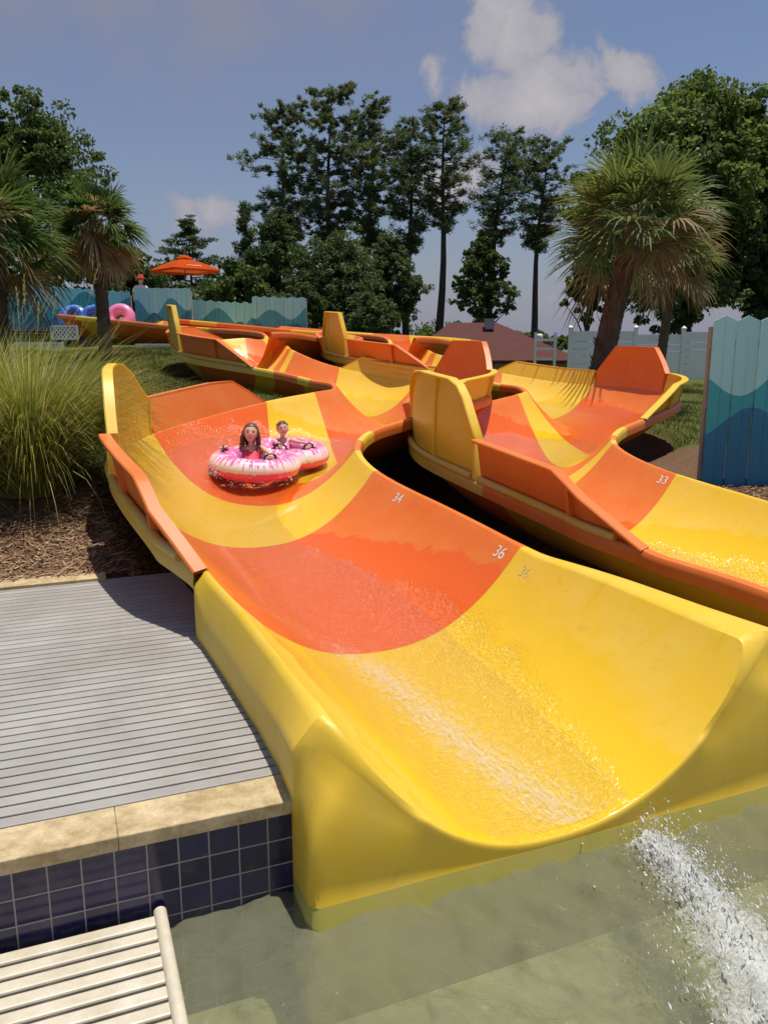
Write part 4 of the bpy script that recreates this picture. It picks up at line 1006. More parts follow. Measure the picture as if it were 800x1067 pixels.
def umbrella(loc, z0, z1, rad):
    root = empty('umbrella', (loc[0], loc[1], z0)); tag(root, 'orange market umbrella open above the launch platform', 'umbrella'); H = z1 - z0
    m = MB(); m.tube([(0, 0, 0), (0, 0, H)], .02, 10); m.build('pole', DARKMETAL, root, angle=40)
    OC = (lambda t: t.done((lambda a, b: (lambda mx: (t.t.links.new(a.outputs[0], mx.inputs[1]), t.t.links.new(b.outputs[0], mx.inputs[2]), mx)[2])(t.n('ShaderNodeMixShader', Fac=.35)))(t.n('ShaderNodeBsdfDiffuse', Color=(.66, .10, .02)), t.n('ShaderNodeBsdfTranslucent', Color=(.7, .12, .02)))))(NT('orange_canvas'))
    m = MB(); n = 4
    rings = [(.0, .0), (.3, -.10), (.62, -.20), (1., -.36)]; P = [[(rad * a * math.cos(k * math.pi / 2 - .05) , rad * a * math.sin(k * math.pi / 2 - .05), H + .02 + rad * b) for k in range(n)] for a, b in rings]
    vs = [p for r_ in P for p in r_]; fs = []
    for i in range(3):
        for k in range(n): fs.append((i * n + k, (i + 1) * n + k, (i + 1) * n + (k + 1) % n, i * n + (k + 1) % n))
    val = [(x, y, z - .07) for x, y, z in P[3]]; b = len(vs); vs += val
    for k in range(n): fs.append((3 * n + k, b + k, b + (k + 1) % n, 3 * n + (k + 1) % n))
    m.add(vs, fs); m.build('canopy', OC, root)
    m = MB(); P2 = [[(rad * a * math.cos(k * math.pi / 2 - .05), rad * a * math.sin(k * math.pi / 2 - .05), H + .06 + rad * bb) for k in range(n)] for a, bb in ((.0, .03), (.26, -.07))]
    m.add(P2[0] + P2[1], [(k, n + k, n + (k + 1) % n, (k + 1) % n) for k in range(n)]); m.build('vent_cap', OC, root)
    for k in range(n):
        m = MB(); a = k * math.pi / 2 - .05; m.tube([(0, 0, H - .45), (rad * .55 * math.cos(a), rad * .55 * math.sin(a), H - .2 * rad)], .01, 6); m.tube([(rad * .05 * math.cos(a), rad * .05 * math.sin(a), H), (rad * .98 * math.cos(a), rad * .98 * math.sin(a), H - .355 * rad)], .01, 6); m.build('rib', WHITE, root)
    # a line of pale, worn lettering along the right front panel (too small to read)
    m = MB(); A = Vector((rad * math.cos(-.05), rad * math.sin(-.05), H + .02 - rad * .36)); B = Vector((rad * math.cos(-math.pi / 2 - .05), rad * math.sin(-math.pi / 2 - .05), H + .02 - rad * .36)); T0 = Vector((0, 0, H + .02))
    nn_ = (A - T0).cross(B - T0).normalized(); nn_ = nn_ if nn_.z > 0 else -nn_; rr = random.Random(4)
    for k in range(9):
        f = .30 + .045 * k; q = B.lerp(A, f); p = q.lerp(T0, .17); ex = (A - B).normalized(); ey = (T0 - q).normalized(); h = rr.uniform(.05, .085); w = .026; o_ = nn_ * .028
        m.add([p - ex * w * .5 + o_, p + ex * w * .5 + o_, p + ex * w * .5 + ey * h + o_, p - ex * w * .5 + ey * h + o_], [(0, 1, 2, 3)])
    m.build('canopy_lettering', plain('pale_canvas_print', (.75, .6, .45), .8), root)
    return root
umbrella((-6.25, 26.3), 2.2, 4.82, 1.12)
def attendant():
    root = empty('person', (-7.45, 25.6, 2.60), .5); root.scale = (.93,) * 3; tag(root, 'pool attendant in red hat and white shirt standing behind the teal partition', 'person')
    Js = [Vector(p) for p in [(0, 0, .92), (0, 0, 1.1), (0, 0, 1.3), (0, 0, 1.42), (0, 0, 1.5), (0, -.01, 1.58), (0, -.01, 1.64)]]
    Rd = [(.14, .10), (.13, .10), (.15, .11), (.07, .06), .05, .088, .075]; Ed = [(i, i + 1) for i in range(6)]
    for sx in (-1, 1):
        i = len(Js); Js += [Vector((sx * .17, 0, 1.38)), Vector((sx * .25, .03, 1.12)), Vector((sx * .24, -.10, .92)), Vector((sx * .24, -.14, .84))]; Rd += [.055, .042, .03, (.035, .02)]; Ed += [(2, i), (i, i + 1), (i + 1, i + 2), (i + 2, i + 3)]
        i = len(Js); Js += [Vector((sx * .09, 0, .86)), Vector((sx * .10, -.02, .48)), Vector((sx * .10, .02, .08)), Vector((sx * .11, -.12, .03))]; Rd += [.085, .06, .042, (.045, .03)]; Ed += [(0, i), (i, i + 1), (i + 1, i + 2), (i + 2, i + 3)]
    b = skin_body('body', Js, Ed, Rd, SKIN, root)
    for nm, z0, z1, mt in (('shirt', .84, 1.44, WSHIRT), ('shorts', .5, .86, NAVY)):
        pv = []; pf = []; vs = {}
        for p in b.data.polygons:
            if z0 < p.center.z < z1 and (abs(p.center.x) < .24 or p.center.z > 1.2):
                f = []
                for vi in p.vertices:
                    if vi not in vs: vs[vi] = len(pv); v = b.data.vertices[vi]; pv.append(tuple(v.co + v.normal * .018))
                    f.append(vs[vi])
                pf.append(f)
        m = MB(); m.add(pv, pf); m.build(nm, mt, root, smooth=True)
    m = MB(); m.lathe([(.0, 1.78), (.05, 1.775), (.092, 1.74), (.10, 1.69), (.11, 1.675), (.19, 1.655), (.19, 1.648), (.10, 1.66)], (0, -.01, 0), 20); m.build('hat', REDH, root, smooth=True)
attendant()

# ---------------------------------------------------------------- fences
def wave_paint(name, z0, period, amp, b1, b2, seed, cols):
    """three painted bands with wavy edges, on boards"""
    t = NT(name); c = t.coord(); sx = t.n('ShaderNodeSeparateXYZ', Vector=c); x, z = sx.outputs[0], sx.outputs[2]
    def wv(b, per, am, ph, sharp):
        s = t.math('SINE', t.math('MULTIPLY_ADD', x, 2 * math.pi / per, ph)); s2 = t.math('SINE', t.math('MULTIPLY_ADD', x, 2 * math.pi / per * .53, ph * 1.7 + 1))
        return t.math('ADD', t.math('MULTIPLY_ADD', s, am, b), t.math('MULTIPLY', s2, am * .45))
    k1 = t.math('MULTIPLY', t.math('SUBTRACT', wv(b1, period, amp, seed, 1), z), 150., clamp=True)
    k2 = t.math('MULTIPLY', t.math('SUBTRACT', wv(b2, period * .95, amp * .9, seed + 2.6, 1), z), 150., clamp=True)
    col = t.mix(k1, cols[0], cols[1]); col = t.mix(k2, col, cols[2])
    g = t.n('ShaderNodeNewGeometry').outputs['Random Per Island']
    n = t.noise(5, 6, .7, t.mapping(c, (1, 1, .35))); n2 = t.noise(70, 3, .6, t.mapping(c, (1, 1, .1)))
    col = t.mix(t.math('MULTIPLY', g, .22), col, t.mix(.5, col, (.01, .02, .03))); col = t.mix(t.math('MULTIPLY', t.ramp(n, [(.5, 0.), (.8, 1.)]), .10), col, (.30, .42, .42))
    return t.done(t.bsdf(Base__Color=col, Roughness=.55, Normal=t.bump(n2, .25, .004)))
def board_fence(name, p0, p1, zt0, zt1, base, mat_args, label, bw=.14, zig=.04, gap=.006, thick=.022, group=None, jag=0.):
    p0 = np.array(p0); p1 = np.array(p1); L = float(np.linalg.norm(p1 - p0)); ang = math.atan2(*(p1 - p0)[::-1])
    zb = min(gz(*(p0 * (1 - f) + p1 * f)) for f in (0, .5, 1)) - .1 if base is None else base
    root = empty(name, (p0[0], p0[1], zb), ang); tag(root, label, 'fence', group)
    m = MB(); n = max(2, int(L / bw)); w = L / n; rr = random.Random(int(abs(p0[0] * 100)))
    for k in range(n):
        x0 = k * w + gap / 2; x1 = (k + 1) * w - gap / 2; f = (k + .5) / n; zt = zt0 * (1 - f) + zt1 * f - zb + rr.uniform(-jag, jag)
        a = zig * (1 if k % 2 else 0); b = zig * (0 if k % 2 else 1); yy = rr.uniform(-.004, .004) + (.012 if k % 2 else 0)
        m.add([(x0, yy, 0), (x1, yy, 0), (x1, yy, zt + b), (x0, yy, zt + a), (x0, yy + thick, 0), (x1, yy + thick, 0), (x1, yy + thick, zt + b), (x0, yy + thick, zt + a)],
              [(0, 1, 2, 3), (5, 4, 7, 6), (3, 2, 6, 7), (1, 5, 6, 2), (4, 0, 3, 7)])
    m.build('board_panel', wave_paint(name + '_paint', *mat_args), root)
    rl = MB(); zt = min(zt0, zt1) - zb
    for z in (.25, zt * .55, zt - .25): rl.box((L / 2, thick + .045, z), (L, .04, .09))
    rl.build('rail', M_GREYW, root)
    for k in range(int(L / 2.4) + 2):
        pm = MB(); x = min(L - .05, max(.05, k * 2.4)); pm.box((x, thick + .11, (zt - .06) / 2), (.09, .09, zt - .06)); pm.build('fence_post', M_GREYW, root)
    return root
M_GREYW = plain('greyed_timber', (.33, .30, .26), .85, .2)
TEAL = ((.38, .76, .79), (.05, .40, .46), (.022, .19, .33))
board_fence('board_fence', (3.58, 8.98), (9.2, 8.7), 2.37, 2.40, .35, (0, 1.25, .20, 1.38, .98, 2.8, TEAL), 'tall teal wave-painted board fence beside the right slide', bw=.125, zig=.055)
T2 = ((.24, .72, .80), (.04, .36, .45), (.02, .20, .31))
board_fence('board_fence', (-13.4, 26.4), (-10.75, 26.2), 4.22, 4.10, None, (0, 1.5, .24, 1.55, 1.05, .5, T2), 'teal wave-painted fence at the far left, tallest of the run', bw=.13, zig=.05, group='teal painted fences at the slide top')
board_fence('board_fence', (-10.75, 26.1), (-7.9, 25.9), 3.93, 3.72, None, (0, 1.5, .2, 1.45, 1.0, 2., T2), 'long low teal fence behind the blue and pink spare tubes', bw=.13, zig=.05, group='teal painted fences at the slide top')
board_fence('board_fence', (-7.3, 24.35), (-5.62, 24.2), 3.76, 3.74, 1.9, (0, 1.0, .2, 1.35, 1.0, 1.2, T2), 'dark teal partition just right of the pink spare tube', bw=.13, zig=.02, group='teal painted fences at the slide top')
board_fence('board_fence', (-5.9, 25.2), (-3.95, 25.0), 3.46, 3.36, None, (0, 1.3, .2, 1.22, .85, 3.4, T2), 'teal fence below the orange umbrella, stepping down to the right', bw=.13, zig=.04, jag=.02, group='teal painted fences at the slide top')
board_fence('board_fence', (-3.95, 24.9), (-2.32, 24.8), 3.55, 3.48, None, (0, 1.3, .2, 1.3, .9, 5.2, T2), 'rightmost teal fence panel of the far run, in front of the dark pines', bw=.13, zig=.04, jag=.02, group='teal painted fences at the slide top')
def lattice(p0, p1, z0, h, label):
    p0 = np.array(p0); p1 = np.array(p1); L = float(np.linalg.norm(p1 - p0)); ang = math.atan2(*(p1 - p0)[::-1]); m = MB()
    root = None; s = .13
    x = -h
    while x < L:
        for d in (1, -1):
            a = (max(0, x), (0 - x) if x < 0 else 0); xe = min(L, x + h); 
            za, zb_ = max(0, -x), min(h, L - x)
            if xe - a[0] < .02: continue
            if d < 0: za, zb_ = h - za, h - zb_
            A = Vector((a[0], .0 if d > 0 else .012, za)); B = Vector((xe, .0 if d > 0 else .012, zb_)); dv = (B - A).normalized(); nn_ = Vector((-dv.z, 0, dv.x)) * .022
            m.add([A - nn_, B - nn_, B + nn_, A + nn_], [(0, 1, 2, 3)])
        x += s
    for zz in (.0, h): m.box((L / 2, -.01, zz), (L, .03, .05))
    for xx in (0., L): m.box((xx, -.01, h / 2), (.05, .03, h))
    o = m.build('lattice_panel', WHITE); o.location = (p0[0], p0[1], z0); o.rotation_euler = (0, 0, ang); tag(o, label, 'lattice'); return o
lattice((-9.15, 22.75), (-8.35, 22.5), 2.30, .34, 'white lattice panel under the end of the far slide start')
lattice((-9.6, 21.4), (-8.2, 21.0), 2.02, .16, 'low white lattice edging in front of the slide start, left')
lattice((-6.3, 20.9), (-4.8, 20.3), 1.96, .18, 'short white lattice edging below the slide start, right of the palm trunk')

def vinyl_fence():
    root = empty('vinyl_fence', (7.0, 31.0, .85)); tag(root, 'long white vinyl privacy fence behind the palm trunks', 'fence')
    xs = [0, 2.45, 4.25, 6.7, 9.15, 11.6, 14.05]; tops = [1.75, 1.62, 1.72, 1.80, 1.85, 1.9, 1.95]
    for i, x in enumerate(xs):
        zt = max(tops[i], tops[max(0, i - 1)]) + .16
        m = MB(); m.box((x, 0, zt / 2 - .3), (.13, .13, zt + .6)); m.box((x, 0, zt + .02), (.17, .17, .04)); m.add([(x - .08, -.08, zt + .04), (x + .08, -.08, zt + .04), (x + .08, .08, zt + .04), (x - .08, .08, zt + .04), (x, 0, zt + .13)], [(0, 1, 4), (1, 2, 4), (2, 3, 4), (3, 0, 4)]); m.build('fence_post', WHITE, root)
        if i < len(xs) - 1:
            a, b = x + .065, xs[i + 1] - .065; h = tops[i]; p = MB(); n = 6
            for k in range(n): p.box(((a + b) / 2, 0, .05 + (k + .5) * (h - .1) / n), (b - a, .03, (h - .1) / n - .012))
            p.box(((a + b) / 2, 0, h), (b - a, .06, .12)); p.box(((a + b) / 2, 0, .0), (b - a, .06, .12)); p.build('fence_panel', WHITE, root)
vinyl_fence()
def rail_fence():
    m = MB()
    for x in (6.1, 6.9): m.box((x, 33.2, 1.2), (.1, .1, 2.9))
    for z in (1.6, 2.0, 2.35): m.box((6.5, 33.2, z), (.9, .05, .1))
    o = m.build('rail_fence', WHITE); tag(o, 'white post and rail fence between the brown roof and the vinyl fence', 'fence')
rail_fence()
# ---------------------------------------------------------------- house
def house():
    root = empty('house', (4.6, 37.5, -1.1)); tag(root, 'low tan building with a brown hipped shingle roof beyond the slides', 'house')
    SH = (lambda t: t.done(t.bsdf(Base__Color=t.mix(t.noise(3, 6, .7, t.coord()), (.075, .018, .014), (.115, .032, .025)), Roughness=.9, Normal=t.bump(t.n('ShaderNodeTexBrick', Vector=t.coord(), Scale=4.).outputs[0], .4, .02))))(NT('brown_shingle'))
    WL_ = plain('tan_siding', (.30, .27, .20), .8)
    m = MB(); m.box((0, 0, 1.32), (6.6, 5.6, 2.64)); m.build('wall', WL_, root)
    m = MB(); ex, ey, ez, rz = 3.75, 3.2, 2.62, 4.25
    V = [(-ex, -ey, ez), (ex, -ey, ez), (ex, ey, ez), (-ex, ey, ez), (-1.6, 0, rz), (.5, 0, rz)]
    m.add(V, [(0, 1, 5, 4), (1, 2, 5), (2, 3, 4, 5), (3, 0, 4)]); m.add([(x, y, z - .14) for x, y, z in V[:4]], [(3, 2, 1, 0)])
    for a, b in ((0, 1), (1, 2), (2, 3), (3, 0)): A, B = V[a], V[b]; m.add([A, B, (B[0], B[1], B[2] - .14), (A[0], A[1], A[2] - .14)], [(3, 2, 1, 0)])
    rf = m.build('roof', SH, root)
    m = MB(); m.box((.1, -.6, 4.15), (.38, .38, .42)); m.box((.1, -.6, 4.38), (.44, .44, .05)); m.build('roof_vent', plain('grey_metal', (.3, .3, .3), .5), rf)
    m = MB(); m.lathe([(.0, 3.75), (.12, 3.74), (.16, 3.66), (.14, 3.5), (.14, 3.2)], (2.35, -.6, 0), 16); m.build('vent_dome', WHITE, rf, smooth=True)
    for x in (-2.2, 0, 2.0):
        f = MB(); f.box((x, -2.83, 1.45), (1.0, .08, 1.1)); w = f.build('window', WHITE, root); g = MB(); g.box((x, -2.88, 1.45), (.84, .02, .94)); g.build('pane', plain('dark_glass', (.03, .035, .04), .1), w)
    m = MB(); m.box((0, -2.85, .1), (.9, .06, .01)); 
house()
# ---------------------------------------------------------------- vegetation
def zpx(y, d): return 2.1 + d * math.tan(math.atan((533.5 - y) / 839.) - PITCH)
def xpx(x, d): return (x - 400) / 839. * d
def leaves(P, Nrm, L, Wd, r, bend=0.):
    """diamond leaf quads at P with axis Nrm"""
    n = len(P); a = Nrm / np.linalg.norm(Nrm, axis=1, keepdims=True)
    q = r.normal(0, 1, (n, 3)); b = np.cross(a, q); b /= np.linalg.norm(b, axis=1, keepdims=True)
    L = L[:, None]; Wd = Wd[:, None]
    return np.stack([P - a * L * .5, P + b * Wd * .5, P + a * L * .5 - [0, 0, 1] * L * bend, P - b * Wd * .5], 1).reshape(-1, 3)
L_DEC = leafmat('oak_leaf', (.105, .155, .038), .45, .5, .35); L_DEC2 = leafmat('dark_leaf', (.09, .132, .042), .44, .5, .3); L_LIT = leafmat('light_leaf', (.145, .205, .048), .45, .5, .3)
L_PINE = leafmat('pine_needle', (.105, .150, .062), .42, .6, .3); L_PINE2 = leafmat('old_pine_needle', (.14, .155, .055), .4, .6, .3)
L_CED = leafmat('cedar_needle', (.09, .125, .05), .35, .6, .3)
L_PALM = leafmat('palm_leaf', (.14, .185, .055), .35, .5, .3, .25); L_DEAD = leafmat('dry_palm_leaf', (.30, .22, .11), .3, .7, .35); L_PALMD = leafmat('dark_palm_leaf', (.085, .135, .034), .35, .55, .3, .15)
BARK = plain('bark', (.085, .060, .042), .9, .35, 7., .6); PBARK = plain('palm_bark', (.13, .095, .065), .95, .4, 9., .7)
def tree_root(label, cat, name, x, y, group=None):
    z = gz(x, y) - .1; r = empty(name, (x, y, z)); tag(r, label, cat, group); return r, z
def broadleaf(label, pxc, hw, yt, yb, d, n, seed, mats, size=.20, name='broadleaf_tree', lobes=26, squash=1., group='trees behind the slides'):
    r = np.random.default_rng(seed); x, y = xpx(pxc, d), d * 1.0
    lobes = int(lobes * 2.0); root, zb = tree_root(label, 'tree', name, x, y, group)
    zt, z0 = zpx(yt, d) - zb, zpx(yb, d) - zb; H = zt - z0; Rr = hw / 839 * d; cz = (zt + z0) / 2
    # limb tips through an irregular egg, then leaf clumps round each tip
    tips = []
    while len(tips) < lobes:
        p = r.uniform(-1, 1, 3); q = np.linalg.norm(p)
        if q > 1 or q < .28: continue
        f = (p[2] + 1) / 2; w = .62 + .38 * math.sin(math.pi * min(1, f * 1.15 + .12)); w *= r.uniform(.8, 1.12)
        tips.append([p[0] * Rr * w * .86, p[1] * Rr * w * .8, cz + p[2] * H / 2 * .88])
    tips = np.array(tips); cr = Rr * r.uniform(.13, .36, lobes)
    tr = MB(); rt = .035 * zt * .55; tr.tube([(0, 0, 0), (r.normal(0, .05), 0, z0 * .5), (0, r.normal(0, .1), z0 + H * .25), (0, 0, z0 + H * .75)], [rt, rt * .8, rt * .55, rt * .12], 9)
    for t in tips[::4]:
        h = min(t[2] * .75, z0 + H * .45); tr.tube([(0, 0, h * .8), (t[0] * .45, t[1] * .45, (h * .8 + t[2]) / 2 + .2), tuple(t)], [rt * .34, rt * .2, rt * .05], 6)
    tr.build('trunk', BARK, root, smooth=True)
    n = int(n * 2.1)
    # every lobe breaks into sub-clumps with gaps between
    ns = lobes * 9; k = r.integers(0, lobes, ns); dv = r.normal(0, 1, (ns, 3)); dv /= np.linalg.norm(dv, axis=1, keepdims=True)
    sub = tips[k] + dv * (cr[k] * r.uniform(.25, 1.12, ns))[:, None] * [1, 1, .85]; sr = cr[k] * r.uniform(.22, .5, ns)
    j = r.integers(0, ns, n); e = r.normal(0, 1, (n, 3)); e /= np.linalg.norm(e, axis=1, keepdims=True)
    P = sub[j] + e * (sr[j] * r.uniform(.3, 1., n) ** .6)[:, None] * [1, 1, .7]
    ax = e * .7 + r.normal(0, .6, (n, 3)) + [0, 0, -.2]
    V = leaves(P, ax, r.uniform(.7, 1.3, n) * size, r.uniform(.45, .8, n) * size, r, .15)
    np_mesh('crown', V, np.arange(4 * n).reshape(-1, 4), mats, root, mi=(j * 7919 % 97 > (62 if len(mats) > 1 else 200)).astype(int) if len(mats) > 1 else None)
    return root
def pine(label, pxc, hw, yt, ybase, d, n, seed, lean=0., group='tall pines behind the slides', dens=1.):
    r = np.random.default_rng(seed); x, y = xpx(pxc, d), d
    root, zb = tree_root(label, 'tree', 'pine_tree', x, y, group); zt = zpx(yt, d) - zb; z0 = zpx(ybase, d) - zb; Rr = hw / 839 * d
    ax = lambda z: np.array([lean * (z / zt) ** 1.5 + .12 * math.sin(z * .5 + seed), .08 * math.sin(z * .7 + seed * 2), z])
    rt = .019 * zt; tr = MB(); zs = np.linspace(0, zt, 10); tr.tube([tuple(ax(z)) for z in zs], [rt * (1 - .93 * z / zt) for z in zs], 8)
    tips = []; nb = 70; n = int(n * 2.3)
    for k in range(nb):
        f = (k + r.uniform(0, 1)) / nb; z = z0 + (zt - z0) * f; prof = (math.sin(math.pi * min(1, (1 - f) * .9 + .06)) ** .7) * (1. if f > .25 else .55 + 1.6 * f)
        L = Rr * prof * r.uniform(.45, 1.15) + .25; a = r.uniform(0, 2 * math.pi); b0 = ax(z); rise = r.uniform(-.12, .38) * L + .1
        tip = b0 + [L * math.cos(a), L * math.sin(a), rise]; mid = b0 + [L * .5 * math.cos(a), L * .5 * math.sin(a), rise * .25]
        tr.tube([tuple(b0), tuple(mid), tuple(tip)], [rt * .22 * (1.1 - f), rt * .14 * (1.1 - f), .012], 5)
        for g in np.linspace(.28, 1.05, 9):
            c = b0 + (mid - b0) * g * 2 if g < .5 else mid + (tip - mid) * (g - .5) * 2
            if r.random() < .12: continue
            tips.append((*(c + r.normal(0, .13, 3)), r.uniform(.13, .34) * (1.15 - .45 * f) * (1.25 if g > .7 else .85)))
    tr.build('trunk', BARK, root, smooth=True)
    tips = np.array(tips); j = r.integers(0, len(tips), n); e = r.normal(0, 1, (n, 3)); e /= np.linalg.norm(e, axis=1, keepdims=True); e[:, 2] = e[:, 2] * .8 + .15
    P = tips[j, :3] + e * (tips[j, 3] * r.uniform(.25, 1, n))[:, None] * [1, 1, .85]
    V = leaves(P, e + r.normal(0, .35, (n, 3)), r.uniform(.13, .28, n), r.uniform(.03, .065, n), r)
    np_mesh('crown', V, np.arange(4 * n).reshape(-1, 4), [L_PINE, L_PINE2], root, mi=(j * 31 % 10 > 7).astype(int)); return root
def cedar(label, pxc, hw, yt, yb, d, n, seed, layered):
    r = np.random.default_rng(seed); x, y = xpx(pxc, d), d
    root, zb = tree_root(label, 'tree', 'cedar_tree', x, y, 'trees behind the slides'); zt = zpx(yt, d) - zb; z0 = max(.3, zpx(yb, d) - zb); Rr = hw / 839 * d
    tr = MB(); tr.tube([(0, 0, 0), (.05, 0, zt * .5), (0, 0, zt)], [.018 * zt, .011 * zt, .01], 8); tips = []
    nb = 34 if layered else 70
    for k in range(nb):
        f = (k + r.uniform(0, 1)) / nb; z = z0 + (zt - z0) * f; L = Rr * ((1 - f) ** .75 * 1.0 + .04) * r.uniform(.6, 1.15); a = r.uniform(0, 6.283)
        if layered: L = Rr * (1 - f ** 2.2) * r.uniform(.55, 1.1) + .15
        tip = np.array([L * math.cos(a), L * math.sin(a), z + (r.uniform(.0, .18) * L if layered else r.uniform(.25, .6) * L)])
        tr.tube([(0, 0, z), tuple(tip)], [.03, .008], 5)
        for g in np.linspace(.35, 1, 5): tips.append((*(np.array([0, 0, z]) * (1 - g) + tip * g + r.normal(0, .08, 3)), .16 + .22 * (1 - g) * L / max(Rr, .1) + (.12 if layered else .06)))
    tr.build('trunk', BARK, root, smooth=True)
    tips = np.array(tips); j = r.integers(0, len(tips), n); e = r.normal(0, 1, (n, 3)); e /= np.linalg.norm(e, axis=1, keepdims=True)
    P = tips[j, :3] + e * (tips[j, 3] * r.uniform(.2, 1, n))[:, None] * ([1.3, 1.3, .38] if layered else [1, 1, 1.1])
    V = leaves(P, e + r.normal(0, .4, (n, 3)), r.uniform(.12, .24, n), r.uniform(.04, .09, n), r)
    np_mesh('crown', V, np.arange(4 * n).reshape(-1, 4), L_CED, root)
def fan_palm(label, base, top, rad, trunk_r, nf, seed, mats, dead=.25, down=-70, name='palm_tree', lw=.042, nl=24):
    r = np.random.default_rng(seed); zb = gz(*base) - .05; root = empty(name, (base[0], base[1], zb)); tag(root, label, 'palm tree', 'palms among the slides')
    T = np.array([top[0] - base[0], top[1] - base[1], top[2] - zb]); tr = MB(); zs = np.linspace(0, 1, 40)
    pts = [tuple(T * [z ** 1.4, z ** 1.4, z]) for z in zs]; rr = [trunk_r * (1.12 - .22 * z + .16 * (z > .72) * (z - .72) / .28 + (.05 if i % 2 else 0)) for i, z in enumerate(zs)]
    tr.tube(pts, rr, 14)
    for k in range(170):      # old leaf boots
        z = r.uniform(.12, 1.0); a = r.uniform(0, 6.283); p = T * [z ** 1.4, z ** 1.4, z]; q = trunk_r * (1.1 - .2 * z); c, s_ = math.cos(a), math.sin(a); w = trunk_r * .28
        A = np.array([p[0] + c * q * .92, p[1] + s_ * q * .92, p[2]]); up = np.array([c * q * .38, s_ * q * .38, trunk_r * .75]); sd = np.array([-s_, c, 0]) * w
        tr.add([A - sd, A + sd, A + up + sd * .35, A + up - sd * .35], [(0, 1, 2, 3)])
    tr.build('trunk', PBARK, root, smooth=True)
    for which in ('crown', 'dead_frond_skirt'):
        V = []; F = []; MI = []; nb = 0
        cnt = nf if which == 'crown' else int(nf * dead)
        for k in range(cnt):
            el = R_(r.uniform(-25, 86) if which == 'crown' else r.uniform(down, -22)); 
            if which == 'crown': el = R_(86 - 112 * ((k + r.uniform(0, 1)) / cnt) ** .85)
            az = k * 2.39996 + r.uniform(-.3, .3); d = np.array([math.cos(az) * math.cos(el), math.sin(az) * math.cos(el), math.sin(el)])
            side = np.array([-math.sin(az), math.cos(az), 0]); nrm = np.cross(d, side); nrm *= 1 if nrm[2] > 0 else -1
            Lp = rad * r.uniform(.26, .62); p0 = T - [0, 0, r.uniform(0, .25) * rad * .5]; droop = .12 if which == 'crown' else .25
            p1 = p0 + d * Lp * .55; p2 = p0 + d * Lp - [0, 0, droop * Lp]; w = .012
            V += [p0 - side * w, p0 + side * w, p1 - side * w, p1 + side * w, p2 - side * w * .7, p2 + side * w * .7]; F += [(nb, nb + 1, nb + 3, nb + 2), (nb + 2, nb + 3, nb + 5, nb + 4)]; MI += [0, 0]; nb += 6
            mi = 1 if which != 'crown' else (0 if r.random() > .1 else 1)
            roll = r.uniform(-.7, .7); s2 = side * math.cos(roll) + nrm * math.sin(roll); n2 = -side * math.sin(roll) + nrm * math.cos(roll)
            for q in range(nl):
                ph = (q / (nl - 1) - .5) * R_(165) ; Lf = rad * r.uniform(.52, .66) * (1 - .28 * abs(ph) / R_(95)); b = d * math.cos(ph) + s2 * math.sin(ph) + n2 * (.22 * abs(math.sin(ph)) + r.normal(0, .05))
                b /= np.linalg.norm(b); wd = np.cross(b, n2); wd /= max(np.linalg.norm(wd), 1e-6); g = r.uniform(.35, .75) if which == 'crown' else r.uniform(.6, 1.1)
                for t, wq in ((0, .45), (.45, 1.), (.78, .7), (1., .06)):
                    c = p2 + b * Lf * t - np.array([0, 0, 1]) * g * Lf * max(0, t - .3) ** 2; V += [c - wd * lw * .5 * wq, c + wd * lw * .5 * wq]
                for t in range(3): F.append((nb + 2 * t, nb + 2 * t + 1, nb + 2 * t + 3, nb + 2 * t + 2)); MI.append(mi)
                nb += 8
        if nb: np_mesh(which, np.array(V), np.array(F), [mats[0], mats[1]], root, mi=MI)
    return root
def feather_palm_leafs(): pass
